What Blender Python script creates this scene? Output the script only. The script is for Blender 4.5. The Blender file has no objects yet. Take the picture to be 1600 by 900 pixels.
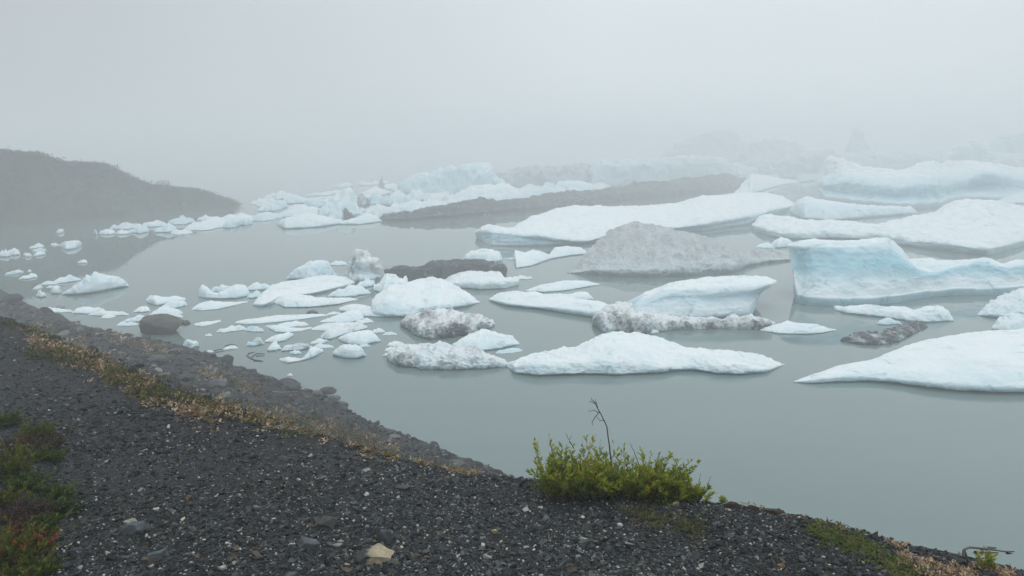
import bpy, math, random
import numpy as np
from mathutils import Vector

S = bpy.context.scene
COL = S.collection
rng = np.random.default_rng(7)
random.seed(7)

# ------------------------------------------------------------------ camera, sky, sun, exposure
H = 9.0                      # eye height above the lake
F = 1155.0                   # focal length in photo pixels (1600 wide)
PITCH = math.atan(225 / F)
cam = bpy.data.cameras.new('camera')
cam.sensor_width = 36.0
cam.lens = 36.0 * F / 1600
cam.clip_start = 0.05
cam.clip_end = 6000
camo = bpy.data.objects.new('camera', cam)
COL.objects.link(camo)
camo.location = (0, 0, H)
camo.rotation_euler = (math.pi / 2 - PITCH, 0, 0)
S.camera = camo

SUN_EL, SUN_AZ = math.radians(74), math.radians(25)     # azimuth measured from +Y towards +X
w = bpy.data.worlds.new('World')
S.world = w
w.use_nodes = True
nt = w.node_tree
nt.nodes.clear()
N = nt.nodes.new
sky = N('ShaderNodeTexSky')
sky.sky_type = 'NISHITA'
sky.sun_disc = False
sky.sun_elevation = SUN_EL
sky.sun_rotation = SUN_AZ
sky.altitude = 50
sky.dust_density = 2.0
hs = N('ShaderNodeHueSaturation')
hs.inputs['Saturation'].default_value = 0.25
tc = N('ShaderNodeTexCoord')
sep = N('ShaderNodeSeparateXYZ')
ramp = N('ShaderNodeMapRange')          # overcast sky: brighter towards the zenith
ramp.inputs['From Min'].default_value = 0.15
ramp.inputs['From Max'].default_value = 1.0
ramp.inputs['To Min'].default_value = 1.08
ramp.inputs['To Max'].default_value = 1.72
cl = N('ShaderNodeTexNoise')
cl.inputs['Scale'].default_value = 1.3
cl.inputs['Detail'].default_value = 3
clr = N('ShaderNodeMapRange')
clr.inputs['To Min'].default_value = 0.93
clr.inputs['To Max'].default_value = 1.07
# grey sky value falls off towards the left
azr = N('ShaderNodeMapRange')
azr.inputs['From Min'].default_value = -0.7
azr.inputs['From Max'].default_value = 0.1
azr.inputs['To Min'].default_value = 0.58
azr.inputs['To Max'].default_value = 1.0
mul0 = N('ShaderNodeMath'); mul0.operation = 'MULTIPLY'
mul1 = N('ShaderNodeMath'); mul1.operation = 'MULTIPLY'
grey = N('ShaderNodeVectorMath'); grey.operation = 'SCALE'
grey.inputs[0].default_value = (6.08, 6.68, 7.05)
mix = N('ShaderNodeMix'); mix.data_type = 'RGBA'
mix.inputs['Factor'].default_value = 0.93
bg = N('ShaderNodeBackground')
bg.inputs['Strength'].default_value = 0.1
out = N('ShaderNodeOutputWorld')
L = nt.links.new
L(sky.outputs[0], hs.inputs['Color'])
L(tc.outputs['Generated'], sep.inputs[0])
L(sep.outputs['Z'], ramp.inputs['Value'])
L(sep.outputs['X'], azr.inputs['Value'])
L(tc.outputs['Generated'], cl.inputs['Vector'])
L(cl.outputs[0], clr.inputs['Value'])
L(ramp.outputs[0], mul0.inputs[0]); L(clr.outputs[0], mul0.inputs[1])
L(mul0.outputs[0], mul1.inputs[0]); L(azr.outputs[0], mul1.inputs[1])
L(mul1.outputs[0], grey.inputs['Scale'])
L(hs.outputs[0], mix.inputs['A']); L(grey.outputs[0], mix.inputs['B'])
L(mix.outputs['Result'], bg.inputs['Color'])
L(bg.outputs[0], out.inputs['Surface'])

sun = bpy.data.lights.new('sun', 'SUN')
sun.energy = 0.7
sun.angle = math.radians(30)
sun.color = (1.0, 0.96, 0.9)
suno = bpy.data.objects.new('sun', sun)
COL.objects.link(suno)
sd = Vector((math.sin(SUN_AZ) * math.cos(SUN_EL), math.cos(SUN_AZ) * math.cos(SUN_EL), math.sin(SUN_EL)))
suno.rotation_euler = (-sd).to_track_quat('-Z', 'Y').to_euler()
suno.location = (20, 20, 40)

S.view_settings.view_transform = 'Standard'
S.view_settings.look = 'None'
S.view_settings.exposure = 0.24
S.view_settings.gamma = 1.0
S.view_settings.use_curve_mapping = False
S.render.engine = 'CYCLES'
cy = S.cycles
cy.use_denoising = True
try:
    cy.denoiser = 'OPENIMAGEDENOISE'
except Exception:
    pass
cy.max_bounces = 6
cy.diffuse_bounces = 3
cy.glossy_bounces = 3
cy.transmission_bounces = 2
cy.volume_bounces = 3
cy.caustics_reflective = False
cy.caustics_refractive = False
HAZE_DENSITY = 0.0078

# ------------------------------------------------------------------ helpers
CP, SP = math.cos(PITCH), math.sin(PITCH)


def ray(px, py):
    """photo pixel -> (x per metre of distance, drop per metre of distance)"""
    px = np.asarray(px, float); py = np.asarray(py, float)
    x = (px - 800) / F
    v = (450 - py) / F
    ry = CP + v * SP
    rz = -SP + v * CP
    return x / ry, -rz / ry


def _h(i, j, k, s):
    n = (i * 374761393 + j * 668265263 + k * 1440662683 + s * 974634221) & 0xFFFFFFFF
    n = ((n ^ (n >> 13)) * 1274126177) & 0xFFFFFFFF
    n = ((n ^ (n >> 16)) * 2246822519) & 0xFFFFFFFF
    n = n ^ (n >> 15)
    return (n & 0xFFFFFF).astype(np.float64) / 0x7FFFFF - 1.0


def vnoise(P, seed=0):
    P = np.asarray(P, float)
    I = np.floor(P).astype(np.int64)
    f = P - I
    u = f * f * f * (f * (f * 6 - 15) + 10)
    r = 0
    for a in (0, 1):
        wx = u[:, 0] if a else 1 - u[:, 0]
        for b in (0, 1):
            wy = u[:, 1] if b else 1 - u[:, 1]
            for c in (0, 1):
                wz = u[:, 2] if c else 1 - u[:, 2]
                r = r + wx * wy * wz * _h(I[:, 0] + a, I[:, 1] + b, I[:, 2] + c, seed)
    return r


def fbm(P, octaves=4, seed=0, ridged=False):
    a, r, t = 1.0, 0, 0
    P = np.asarray(P, float).copy()
    for o in range(octaves):
        n = vnoise(P, seed + o * 17)
        if ridged:
            n = 1 - 2 * np.abs(n)
        r = r + a * n
        t += a
        a *= 0.5
        P = P * 2.03 + 11.7
    return r / t


def mesh_obj(name, V, quads=None, tris=None, mat=None, parent=None, smooth=True, attrs=None, colour=None):
    me = bpy.data.meshes.new(name)
    V = np.asarray(V, np.float32)
    parts = []
    if quads is not None and len(quads):
        parts.append((np.asarray(quads, np.int32), 4))
    if tris is not None and len(tris):
        parts.append((np.asarray(tris, np.int32), 3))
    loops = np.concatenate([p.ravel() for p, n in parts])
    totals = np.concatenate([np.full(len(p), n, np.int32) for p, n in parts])
    starts = np.concatenate([[0], np.cumsum(totals)[:-1]]).astype(np.int32)
    me.vertices.add(len(V))
    me.vertices.foreach_set('co', V.ravel())
    me.loops.add(len(loops))
    me.loops.foreach_set('vertex_index', loops)
    me.polygons.add(len(totals))
    me.polygons.foreach_set('loop_start', starts)
    me.polygons.foreach_set('use_smooth', np.full(len(totals), smooth, bool))
    me.update(calc_edges=True)
    me.validate()
    for k, v in (attrs or {}).items():
        at = me.attributes.new(k, 'FLOAT', 'POINT')
        at.data.foreach_set('value', np.asarray(v, np.float32))
    if colour is not None:
        at = me.attributes.new('tint', 'FLOAT_COLOR', 'POINT')
        c = np.ones((len(V), 4), np.float32)
        c[:, :3] = colour
        at.data.foreach_set('color', c.ravel())
    if mat:
        me.materials.append(mat)
    o = bpy.data.objects.new(name, me)
    COL.objects.link(o)
    if parent:
        o.parent = parent
    return o


def tag(o, label=None, cat=None, group=None, kind=None):
    if label: o['label'] = label
    if cat: o['category'] = cat
    if group: o['group'] = group
    if kind: o['kind'] = kind
    return o


def empty(name, loc=(0, 0, 0)):
    o = bpy.data.objects.new(name, None)
    o.location = loc
    COL.objects.link(o)
    return o


def recentre(o):
    """put the object's origin at the base of its own mesh"""
    me = o.data
    n = len(me.vertices)
    V = np.empty(n * 3, np.float32)
    me.vertices.foreach_get('co', V)
    V = V.reshape(-1, 3)
    c = np.array([(V[:, 0].min() + V[:, 0].max()) / 2, (V[:, 1].min() + V[:, 1].max()) / 2, max(V[:, 2].min(), 0) if V[:, 2].max() > 0 else V[:, 2].min()], np.float32)
    me.vertices.foreach_set('co', (V - c).ravel())
    o.location = c.tolist()
    me.update()
    return o


def new_mat(name):
    m = bpy.data.materials.new(name)
    m.use_nodes = True
    t = m.node_tree
    b = t.nodes['Principled BSDF']
    return m, t, b


def nd(t, typ, **kw):
    n = t.nodes.new(typ)
    for k, v in kw.items():
        if k in n.inputs:
            n.inputs[k].default_value = v
        else:
            setattr(n, k, v)
    return n


def mixc(t, fac, a, b):
    n = t.nodes.new('ShaderNodeMix')
    n.data_type = 'RGBA'
    for sock, v in (('Factor', fac), ('A', a), ('B', b)):
        if hasattr(v, 'links') or hasattr(v, 'is_output'):
            t.links.new(v, n.inputs[sock])
        else:
            n.inputs[sock].default_value = v if sock == 'Factor' else (*v, 1)
    return n.outputs['Result']


# ------------------------------------------------------------------ materials
def ice_material(name, dirt_col, dirt_scale, snow=(0.80, 0.845, 0.86), clear=(0.23, 0.53, 0.645), lo=0.74, hi=1.2, patch=0.0, sss=0.0):
    m, t, b = new_mat(name)
    geo = nd(t, 'ShaderNodeNewGeometry')
    blue = nd(t, 'ShaderNodeAttribute', attribute_name='clear')
    dirt = nd(t, 'ShaderNodeAttribute', attribute_name='dirt')
    n1 = nd(t, 'ShaderNodeTexNoise', Scale=0.9, Detail=5)
    t.links.new(geo.outputs['Position'], n1.inputs['Vector'])
    n2 = nd(t, 'ShaderNodeTexNoise', Scale=dirt_scale, Detail=8, Roughness=0.68)
    t.links.new(geo.outputs['Position'], n2.inputs['Vector'])
    # weathered white crust against clear blue ice
    s1 = nd(t, 'ShaderNodeMapRange')
    s1.inputs['From Min'].default_value = 0.3; s1.inputs['From Max'].default_value = 0.7
    s1.inputs['To Min'].default_value = -0.12; s1.inputs['To Max'].default_value = 0.12
    t.links.new(n1.outputs[0], s1.inputs['Value'])
    ad = nd(t, 'ShaderNodeMath', operation='ADD', use_clamp=True)
    t.links.new(blue.outputs['Fac'], ad.inputs[0]); t.links.new(s1.outputs[0], ad.inputs[1])
    c1 = mixc(t, ad.outputs[0], snow, clear)
    # grit: covers more and more of the surface as the attribute rises
    sm = nd(t, 'ShaderNodeMath', operation='ADD')
    t.links.new(n2.outputs[0], sm.inputs[0]); t.links.new(dirt.outputs['Fac'], sm.inputs[1])
    mr = nd(t, 'ShaderNodeMapRange')
    mr.inputs['From Min'].default_value = lo; mr.inputs['From Max'].default_value = hi
    src = sm.outputs[0]
    if patch:                                       # broad clean and dirty areas
        n4 = nd(t, 'ShaderNodeTexNoise', Scale=0.9, Detail=4)
        m4 = nd(t, 'ShaderNodeMapping'); m4.inputs['Scale'].default_value = (1.9, 0.6, 0.9)
        m4.inputs['Rotation'].default_value = (0, 0, 0.5)
        t.links.new(geo.outputs['Position'], m4.inputs['Vector'])
        t.links.new(m4.outputs[0], n4.inputs['Vector'])
        pm = nd(t, 'ShaderNodeMath', operation='MULTIPLY_ADD')
        pm.inputs[1].default_value = patch; pm.inputs[2].default_value = -0.5 * patch
        t.links.new(n4.outputs[0], pm.inputs[0])
        pa = nd(t, 'ShaderNodeMath', operation='ADD')
        t.links.new(src, pa.inputs[0]); t.links.new(pm.outputs[0], pa.inputs[1])
        src = pa.outputs[0]
    t.links.new(src, mr.inputs['Value'])
    c2 = mixc(t, mr.outputs[0], c1, dirt_col)
    t.links.new(c2, b.inputs['Base Color'])
    b.inputs['Roughness'].default_value = 0.42
    b.inputs['IOR'].default_value = 1.31
    b.inputs['Specular IOR Level'].default_value = 0.4
    b.inputs['Subsurface Weight'].default_value = sss
    b.inputs['Subsurface Radius'].default_value = (0.40, 0.75, 0.9)
    b.inputs['Subsurface Scale'].default_value = 0.6
    n3 = nd(t, 'ShaderNodeTexNoise', Scale=2.6, Detail=8, Roughness=0.62)
    t.links.new(geo.outputs['Position'], n3.inputs['Vector'])
    # healed cracks: thin wandering lines of clear ice
    wob = nd(t, 'ShaderNodeVectorMath', operation='MULTIPLY_ADD')
    wob.inputs[1].default_value = (1.6, 1.6, 1.6)
    t.links.new(n1.outputs['Color'], wob.inputs[0]); t.links.new(geo.outputs['Position'], wob.inputs[2])
    cr = nd(t, 'ShaderNodeTexVoronoi', feature='DISTANCE_TO_EDGE', Scale=0.42)
    t.links.new(wob.outputs[0], cr.inputs['Vector'])
    cl_ = nd(t, 'ShaderNodeMapRange')
    cl_.inputs['From Min'].default_value = 0.0; cl_.inputs['From Max'].default_value = 0.035
    cl_.inputs['To Min'].default_value = 1.0; cl_.inputs['To Max'].default_value = 0.0
    t.links.new(cr.outputs['Distance'], cl_.inputs['Value'])
    gate = nd(t, 'ShaderNodeMapRange')
    gate.inputs['From Min'].default_value = 0.50; gate.inputs['From Max'].default_value = 0.62
    t.links.new(n1.outputs[0], gate.inputs['Value'])
    cm = nd(t, 'ShaderNodeMath', operation='MULTIPLY', use_clamp=True)
    t.links.new(cl_.outputs[0], cm.inputs[0]); t.links.new(gate.outputs[0], cm.inputs[1])
    cm2 = nd(t, 'ShaderNodeMath', operation='MULTIPLY'); cm2.inputs[1].default_value = 0.55
    t.links.new(cm.outputs[0], cm2.inputs[0])
    # faint wind-blown grit in runs
    mp = nd(t, 'ShaderNodeMapping'); mp.inputs['Scale'].default_value = (0.5, 1.6, 3.0)
    mp.inputs['Rotation'].default_value = (0.2, 0.5, 0.6)
    t.links.new(geo.outputs['Position'], mp.inputs['Vector'])
    st = nd(t, 'ShaderNodeTexNoise', Scale=1.1, Detail=8, Roughness=0.7)
    t.links.new(mp.outputs[0], st.inputs['Vector'])
    stm = nd(t, 'ShaderNodeMapRange')
    stm.inputs['From Min'].default_value = 0.56; stm.inputs['From Max'].default_value = 0.80
    stm.inputs['To Max'].default_value = 0.42
    t.links.new(st.outputs[0], stm.inputs['Value'])
    c3 = mixc(t, stm.outputs[0], c2, (0.36, 0.37, 0.385))
    c4 = mixc(t, cm2.outputs[0], c3, (0.27, 0.44, 0.50))
    t.links.new(c4, b.inputs['Base Color'])
    # surface: melt hollows with crisp ribs between them, and the cracks cut in
    pv_ = nd(t, 'ShaderNodeTexVoronoi', feature='SMOOTH_F1', Scale=2.4)
    t.links.new(wob.outputs[0], pv_.inputs['Vector'])
    hs_ = nd(t, 'ShaderNodeMath', operation='MULTIPLY_ADD'); hs_.inputs[1].default_value = 0.3
    t.links.new(pv_.outputs['Distance'], hs_.inputs[0]); t.links.new(n3.outputs[0], hs_.inputs[2])
    hc = nd(t, 'ShaderNodeMath', operation='MULTIPLY_ADD'); hc.inputs[1].default_value = -0.6
    t.links.new(cm.outputs[0], hc.inputs[0]); t.links.new(hs_.outputs[0], hc.inputs[2])
    bp = nd(t, 'ShaderNodeBump', Strength=0.6, Distance=0.13)
    t.links.new(hc.outputs[0], bp.inputs['Height'])
    t.links.new(bp.outputs[0], b.inputs['Normal'])
    return m


M_ICE = ice_material('white_ice', (0.16, 0.16, 0.16), 2.2, sss=0.32)
M_GRIT = ice_material('gritty_ice', (0.036, 0.046, 0.052), 6.0, snow=(0.76, 0.795, 0.81), lo=0.76, hi=1.24, patch=1.4)
M_DARK = ice_material('debris_covered_ice', (0.028, 0.034, 0.039), 3.5, lo=0.76, hi=1.1, patch=0.7)
M_GREY = ice_material('ash_grey_ice', (0.225, 0.245, 0.265), 8.0, snow=(0.70, 0.735, 0.75), lo=0.72, hi=1.18, patch=0.35)



def water_material():
    m, t, b = new_mat('glacial_water')
    b.inputs['Base Color'].default_value = (0.205, 0.262, 0.258, 1)
    b.inputs['Roughness'].default_value = 0.012
    b.inputs['IOR'].default_value = 1.5
    geo = nd(t, 'ShaderNodeNewGeometry')
    n = nd(t, 'ShaderNodeTexNoise', Scale=0.11, Detail=5)
    mp = nd(t, 'ShaderNodeMapping'); mp.inputs['Scale'].default_value = (0.45, 1.6, 1.0); mp.inputs['Rotation'].default_value = (0, 0, 0.25)
    t.links.new(geo.outputs['Position'], mp.inputs['Vector'])
    t.links.new(mp.outputs[0], n.inputs['Vector'])
    n2 = nd(t, 'ShaderNodeTexNoise', Scale=5.0, Detail=3)
    t.links.new(geo.outputs['Position'], n2.inputs['Vector'])
    bp = nd(t, 'ShaderNodeBump', Strength=0.03, Distance=0.005)
    t.links.new(n2.outputs[0], bp.inputs['Height'])
    t.links.new(bp.outputs[0], b.inputs['Normal'])
    c = mixc(t, n.outputs[0], (0.108, 0.162, 0.158), (0.162, 0.216, 0.207))
    t.links.new(c, b.inputs['Base Color'])
    return m


def ground_material():
    m, t, b = new_mat('moraine_gravel')
    geo = nd(t, 'ShaderNodeNewGeometry')
    v1 = nd(t, 'ShaderNodeTexVoronoi', Scale=120.0)
    v2 = nd(t, 'ShaderNodeTexVoronoi', Scale=32.0)
    n1 = nd(t, 'ShaderNodeTexNoise', Scale=0.8, Detail=6)
    for n in (v1, v2, n1):
        t.links.new(geo.outputs['Position'], n.inputs['Vector'])
    sc1 = nd(t, 'ShaderNodeSeparateColor'); t.links.new(v1.outputs['Color'], sc1.inputs[0])
    sc2 = nd(t, 'ShaderNodeSeparateColor'); t.links.new(v2.outputs['Color'], sc2.inputs[0])
    r = nd(t, 'ShaderNodeValToRGB')
    e = r.color_ramp.elements
    e[0].position = 0.0; e[0].color = (0.018, 0.020, 0.022, 1)
    e[1].position = 1.0; e[1].color = (0.26, 0.26, 0.245, 1)
    for p, c in ((0.45, (0.034, 0.037, 0.041)), (0.8, (0.058, 0.062, 0.067)), (0.955, (0.09, 0.09, 0.086))):
        x = e.new(p); x.color = (*c, 1)
    t.links.new(sc1.outputs[0], r.inputs[0])
    r2 = nd(t, 'ShaderNodeValToRGB')
    e = r2.color_ramp.elements
    e[0].color = (0.016, 0.017, 0.019, 1); e[1].color = (0.065, 0.068, 0.072, 1)
    t.links.new(sc2.outputs[0], r2.inputs[0])
    c = mixc(t, 0.4, r.outputs[0], r2.outputs[0])
    br = mixc(t, n1.outputs[0], (0.7, 0.68, 0.66), (1.1, 1.1, 1.12))
    mu = nd(t, 'ShaderNodeMix'); mu.data_type = 'RGBA'; mu.blend_type = 'MULTIPLY'
    mu.inputs['Factor'].default_value = 1
    t.links.new(c, mu.inputs['A']); t.links.new(br, mu.inputs['B'])
    wet_or_darkened = nd(t, 'ShaderNodeAttribute', attribute_name='wet_or_darkened')  # wet waterline band, plus slope colour darkened against the haze
    c3 = mixc(t, wet_or_darkened.outputs['Fac'], mu.outputs['Result'], (0.022, 0.023, 0.022))
    t.links.new(c3, b.inputs['Base Color'])
    b.inputs['Roughness'].default_value = 0.8
    b.inputs['Specular IOR Level'].default_value = 0.15
    bp = nd(t, 'ShaderNodeBump', Strength=0.9, Distance=0.012)
    t.links.new(v1.outputs['Distance'], bp.inputs['Height'])
    bp.invert = True
    t.links.new(bp.outputs[0], b.inputs['Normal'])
    return m


def tint_material(name, rough=0.7, noise=0.0, scale=30.0, translucent=0.0, bump=0.0, spec=0.4):
    m, t, b = new_mat(name)
    a = nd(t, 'ShaderNodeAttribute', attribute_name='tint')
    src = a.outputs['Color']
    geo = nd(t, 'ShaderNodeNewGeometry')
    n = nd(t, 'ShaderNodeTexNoise', Scale=scale, Detail=6, Roughness=0.65)
    t.links.new(geo.outputs['Position'], n.inputs['Vector'])
    if noise:
        mu = nd(t, 'ShaderNodeMix'); mu.data_type = 'RGBA'; mu.blend_type = 'MULTIPLY'
        mu.inputs['Factor'].default_value = 1
        mr = nd(t, 'ShaderNodeMapRange')
        mr.inputs['From Min'].default_value = 0.25; mr.inputs['From Max'].default_value = 0.75
        mr.inputs['To Min'].default_value = 1 - noise; mr.inputs['To Max'].default_value = 1 + noise
        t.links.new(n.outputs[0], mr.inputs['Value'])
        t.links.new(src, mu.inputs['A']); t.links.new(mr.outputs[0], mu.inputs['B'])
        src = mu.outputs['Result']
    t.links.new(src, b.inputs['Base Color'])
    b.inputs['Roughness'].default_value = rough
    b.inputs['Specular IOR Level'].default_value = spec
    if bump:
        bp = nd(t, 'ShaderNodeBump', Strength=0.7, Distance=bump)
        t.links.new(n.outputs[0], bp.inputs['Height'])
        t.links.new(bp.outputs[0], b.inputs['Normal'])
    if translucent:
        tr = nd(t, 'ShaderNodeBsdfTranslucent')
        t.links.new(src, tr.inputs['Color'])
        ms = nd(t, 'ShaderNodeMixShader'); ms.inputs[0].default_value = translucent
        t.links.new(b.outputs[0], ms.inputs[1]); t.links.new(tr.outputs[0], ms.inputs[2])
        t.links.new(ms.outputs[0], t.nodes['Material Output'].inputs['Surface'])
    return m


M_WATER = water_material()
M_GROUND = ground_material()
M_STONE = tint_material('loose_stone', 0.7, 0.35, 60, spec=0.18)
M_ROCK = tint_material('rock', 0.75, 0.5, 14, bump=0.03, spec=0.2)
M_LEAF = tint_material('leaf', 0.5, 0.15, 40, translucent=0.4)
M_DRY = tint_material('dry_plant', 0.85, 0.2, 40, translucent=0.15)
M_WOOD = tint_material('twig_bark', 0.85, 0.3, 60)
M_HILL = tint_material('hill_scrub', 0.9, 0.5, 0.9)

# ------------------------------------------------------------------ the moraine: lip of the path, slope, shore
def path_z(X, Y):
    return (H - 1.6) - 0.12 * (Y - 2.7) * (Y > 0) + 0.324 * (Y <= 0)


def on_path(px, py):
    u, s = ray(px, py)
    Y = 1.276 / np.maximum(s - 0.12, 0.03)
    return u * Y, Y


LIP_PX = [(0, 492), (50, 522), (130, 552), (220, 588), (300, 614), (400, 648), (500, 678), (620, 712), (720, 734), (815, 744),
          (900, 751), (1000, 768), (1080, 778), (1150, 784), (1250, 800), (1330, 820), (1400, 842), (1500, 860), (1600, 884)]
lip = [(-90, 40), (-30, 22)] + [tuple(float(v) for v in on_path(*p)) for p in LIP_PX] + [(3.2, 2.2), (8, -3), (40, -30)]
lip = np.array(lip)
SHORE_PX = [(-260, 425), (-100, 432), (0, 451), (30, 469), (60, 482), (90, 490), (115, 504), (150, 514), (200, 525), (235, 530), (290, 541), (340, 560),
            (375, 575), (425, 590), (480, 612), (525, 624), (545, 641), (580, 660), (640, 682), (700, 706), (740, 724), (785, 738)]
shore = [(-150, 90)]
for p in SHORE_PX:
    u, s = ray(*p)
    shore.append((float(u * H / s), float(H / s)))
shore += [(1.8, 16.5), (4.0, 14.0), (6.2, 12.5), (8.6, 10.8), (12, 7.5), (17, 0), (50, -34)]
shore = np.array(shore)


def dist_poly(X, Y, poly):
    best = np.full(X.shape, 1e9)
    par = np.zeros(X.shape)
    for i in range(len(poly) - 1):
        ax, ay = poly[i]; bx, by = poly[i + 1]
        dx, dy = bx - ax, by - ay
        t = np.clip(((X - ax) * dx + (Y - ay) * dy) / (dx * dx + dy * dy), 0, 1)
        d = np.hypot(X - ax - t * dx, Y - ay - t * dy)
        k = d < best
        best[k] = d[k]
        par[k] = (ay + t * dy)[k]
    return best, par


def inside(X, Y, poly):
    P = np.vstack([poly, [[40, -400], [-400, -400], [-400, 90]]])
    r = np.zeros(X.shape, bool)
    j = len(P) - 1
    for i in range(len(P)):
        xi, yi = P[i]; xj, yj = P[j]
        c = ((yi > Y) != (yj > Y)) & (X < (xj - xi) * (Y - yi) / (yj - yi + 1e-12) + xi)
        r ^= c
        j = i
    return r


def ground_z(X, Y, detail=True):
    X = np.atleast_1d(np.asarray(X, float)); Y = np.atleast_1d(np.asarray(Y, float))
    dl, yl = dist_poly(X, Y, lip)
    ds, _ = dist_poly(X, Y, shore)
    il = inside(X, Y, lip)
    ish = inside(X, Y, shore)
    zl = path_z(0, yl)
    t = dl / (dl + ds + 1e-9)
    z_slope = zl * (1 - t) * (1 - 0.10 * np.sin(math.pi * t))
    z_path = path_z(X, Y)
    z = np.where(il, z_path, np.where(ish, z_slope, -np.minimum(0.22 * ds, 2.0)))
    # soften the lip a little
    z = z - 0.012 * np.exp(-(dl / 0.12) ** 2)
    if detail:
        P = np.stack([X, Y, np.zeros_like(X)], 1)
        amp_s = np.where(il, 0.0, 1.0) * np.clip(dl / 1.5, 0, 1) * np.clip(ds / 0.8, 0.12, 1)
        z = z + 0.13 * amp_s * fbm(P * 0.7, 4, 3) + 0.06 * amp_s * fbm(P * 2.4, 3, 5, True)
        z = z + 0.022 * fbm(P * 1.4, 3, 9) * np.clip(dl / 0.4, 0.3, 1) + 0.006 * fbm(P * 11, 2, 12)
        # gravel berm along the lip, low bank on the far left of the path
        z = z + np.where(il, 0.06 * np.exp(-((X + 2.75) / 0.55) ** 2) * np.exp(-((Y - 3.3) / 1.0) ** 2), 0)
    return z


def hit(px, py):
    """where the view of that pixel meets the ground (or the water)"""
    px = np.atleast_1d(np.asarray(px, float)); py = np.atleast_1d(np.asarray(py, float))
    u, s = ray(px, py)
    Ys = np.geomspace(1.2, 85, 460)
    Yg = np.repeat(Ys[None], len(px), 0)
    Z = ground_z((u[:, None] * Yg).ravel(), Yg.ravel()).reshape(Yg.shape)
    Z = np.maximum(Z, 0)
    below = (H - s[:, None] * Yg) <= Z
    i = np.where(below.any(1), below.argmax(1), len(Ys) - 1)
    i = np.maximum(i, 1)
    r = np.arange(len(px))
    a = (H - s * Ys[i - 1]) - Z[r, i - 1]
    b = (H - s * Ys[i]) - Z[r, i]
    f = np.clip(a / (a - b + 1e-12), 0, 1)
    Y = Ys[i - 1] + f * (Ys[i] - Ys[i - 1])
    X = u * Y
    return np.stack([X, Y, np.maximum(ground_z(X, Y), 0)], 1)


def hit_bank(px, py):
    """like hit, but walks down the picture until the point is on dry ground"""
    for k in range(30):
        p = hit(px, py + k)[0]
        if p[2] > 0.15:
            return p
    return p


def build_ground():
    th = np.concatenate([np.linspace(-math.pi, -0.95, 50)[:-1], np.linspace(-0.95, 0.95, 620), np.linspace(0.95, math.pi, 50)[1:-1]])
    rr = np.concatenate([np.geomspace(0.5, 58, 560), np.geomspace(61, 1500, 14)])
    T, R = np.meshgrid(th, rr)
    X, Y = (R * np.sin(T)).ravel(), (R * np.cos(T)).ravel()
    Z = ground_z(X, Y)
    nr, nc = R.shape
    idx = np.arange(nr * nc).reshape(nr, nc)
    nx = np.roll(idx, -1, 1)
    q = np.stack([idx[:-1], nx[:-1], nx[1:], idx[1:]], -1).reshape(-1, 4)[:, ::-1]
    V = np.stack([X, Y, Z], 1)
    c = len(V)
    V = np.vstack([V, [[0, 0, path_z(0, 0.0)]]])
    tr = np.stack([np.full(nc, c), idx[0], nx[0]], 1)[:, ::-1]
    wet_or_darkened = np.clip(1 - V[:, 2] / 0.30, 0, 1) * 0.8
    slope_darkened = inside(V[:, 0], V[:, 1], shore) & ~inside(V[:, 0], V[:, 1], lip)  # slope between lip and shore, its colour darkened to offset the haze
    wet_or_darkened = np.maximum(wet_or_darkened, slope_darkened * np.clip(0.35 + 0.5 * fbm(V * 0.35, 3, 55), 0, 0.8))
    o = mesh_obj('ground', V, q, tr, M_GROUND, attrs={'wet_or_darkened': wet_or_darkened})
    tag(o, 'dark grey gravel moraine bank sloping down to the lake', kind='structure')
    return o


build_ground()

# ------------------------------------------------------------------ lake
def build_water():
    s = 1500
    V = [(-s, -s, 0), (s, -s, 0), (s, s, 0), (-s, s, 0)]
    o = mesh_obj('lake', V, [(0, 1, 2, 3)], None, M_WATER)
    tag(o, 'still grey-green glacial lake water', kind='structure')


build_water()

# ------------------------------------------------------------------ ice
def resample(row, n):
    p = np.asarray(row, float)
    x = p[:, 0] + np.arange(len(p)) * 1e-4
    t = (x - x[0]) / (x[-1] - x[0])
    T = 0.5 - 0.5 * np.cos(np.linspace(0, math.pi, n)) if n < 60 else np.linspace(0, 1, n)
    X = np.interp(T, t, x)
    Yv = np.interp(T, t, p[:, 1])
    k = max(1, n // 60)
    if k > 1:
        ker = np.ones(2 * k + 1) / (2 * k + 1)
        Yp = np.pad(Yv, k, mode='edge')
        Ys = np.convolve(Yp, ker, 'valid')
        Ys[0], Ys[-1] = Yv[0], Yv[-1]
        Yv = Ys
    return X, Yv


def catmull(rows, nsub):
    """rows: list of (N,c) arrays; returns the stack with nsub steps between rows"""
    R = [np.asarray(r) for r in rows]
    out_ = []
    for i in range(len(R) - 1):
        p1, p2 = R[i], R[i + 1]
        p0 = R[i - 1] if i > 0 else p1
        p3 = R[i + 2] if i + 2 < len(R) else p2
        n = nsub[i]
        for k in range(n):
            t = k / n
            # tension keeps the curve near the chord
            m1 = (p2 - p0) * 0.35
            m2 = (p3 - p1) * 0.35
            t2, t3 = t * t, t * t * t
            out_.append((2 * t3 - 3 * t2 + 1) * p1 + (t3 - 2 * t2 + t) * m1 + (-2 * t3 + 3 * t2) * p2 + (t3 - t2) * m2)
    out_.append(R[-1])
    return np.stack(out_)


ICE_SEED = [100]


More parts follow.
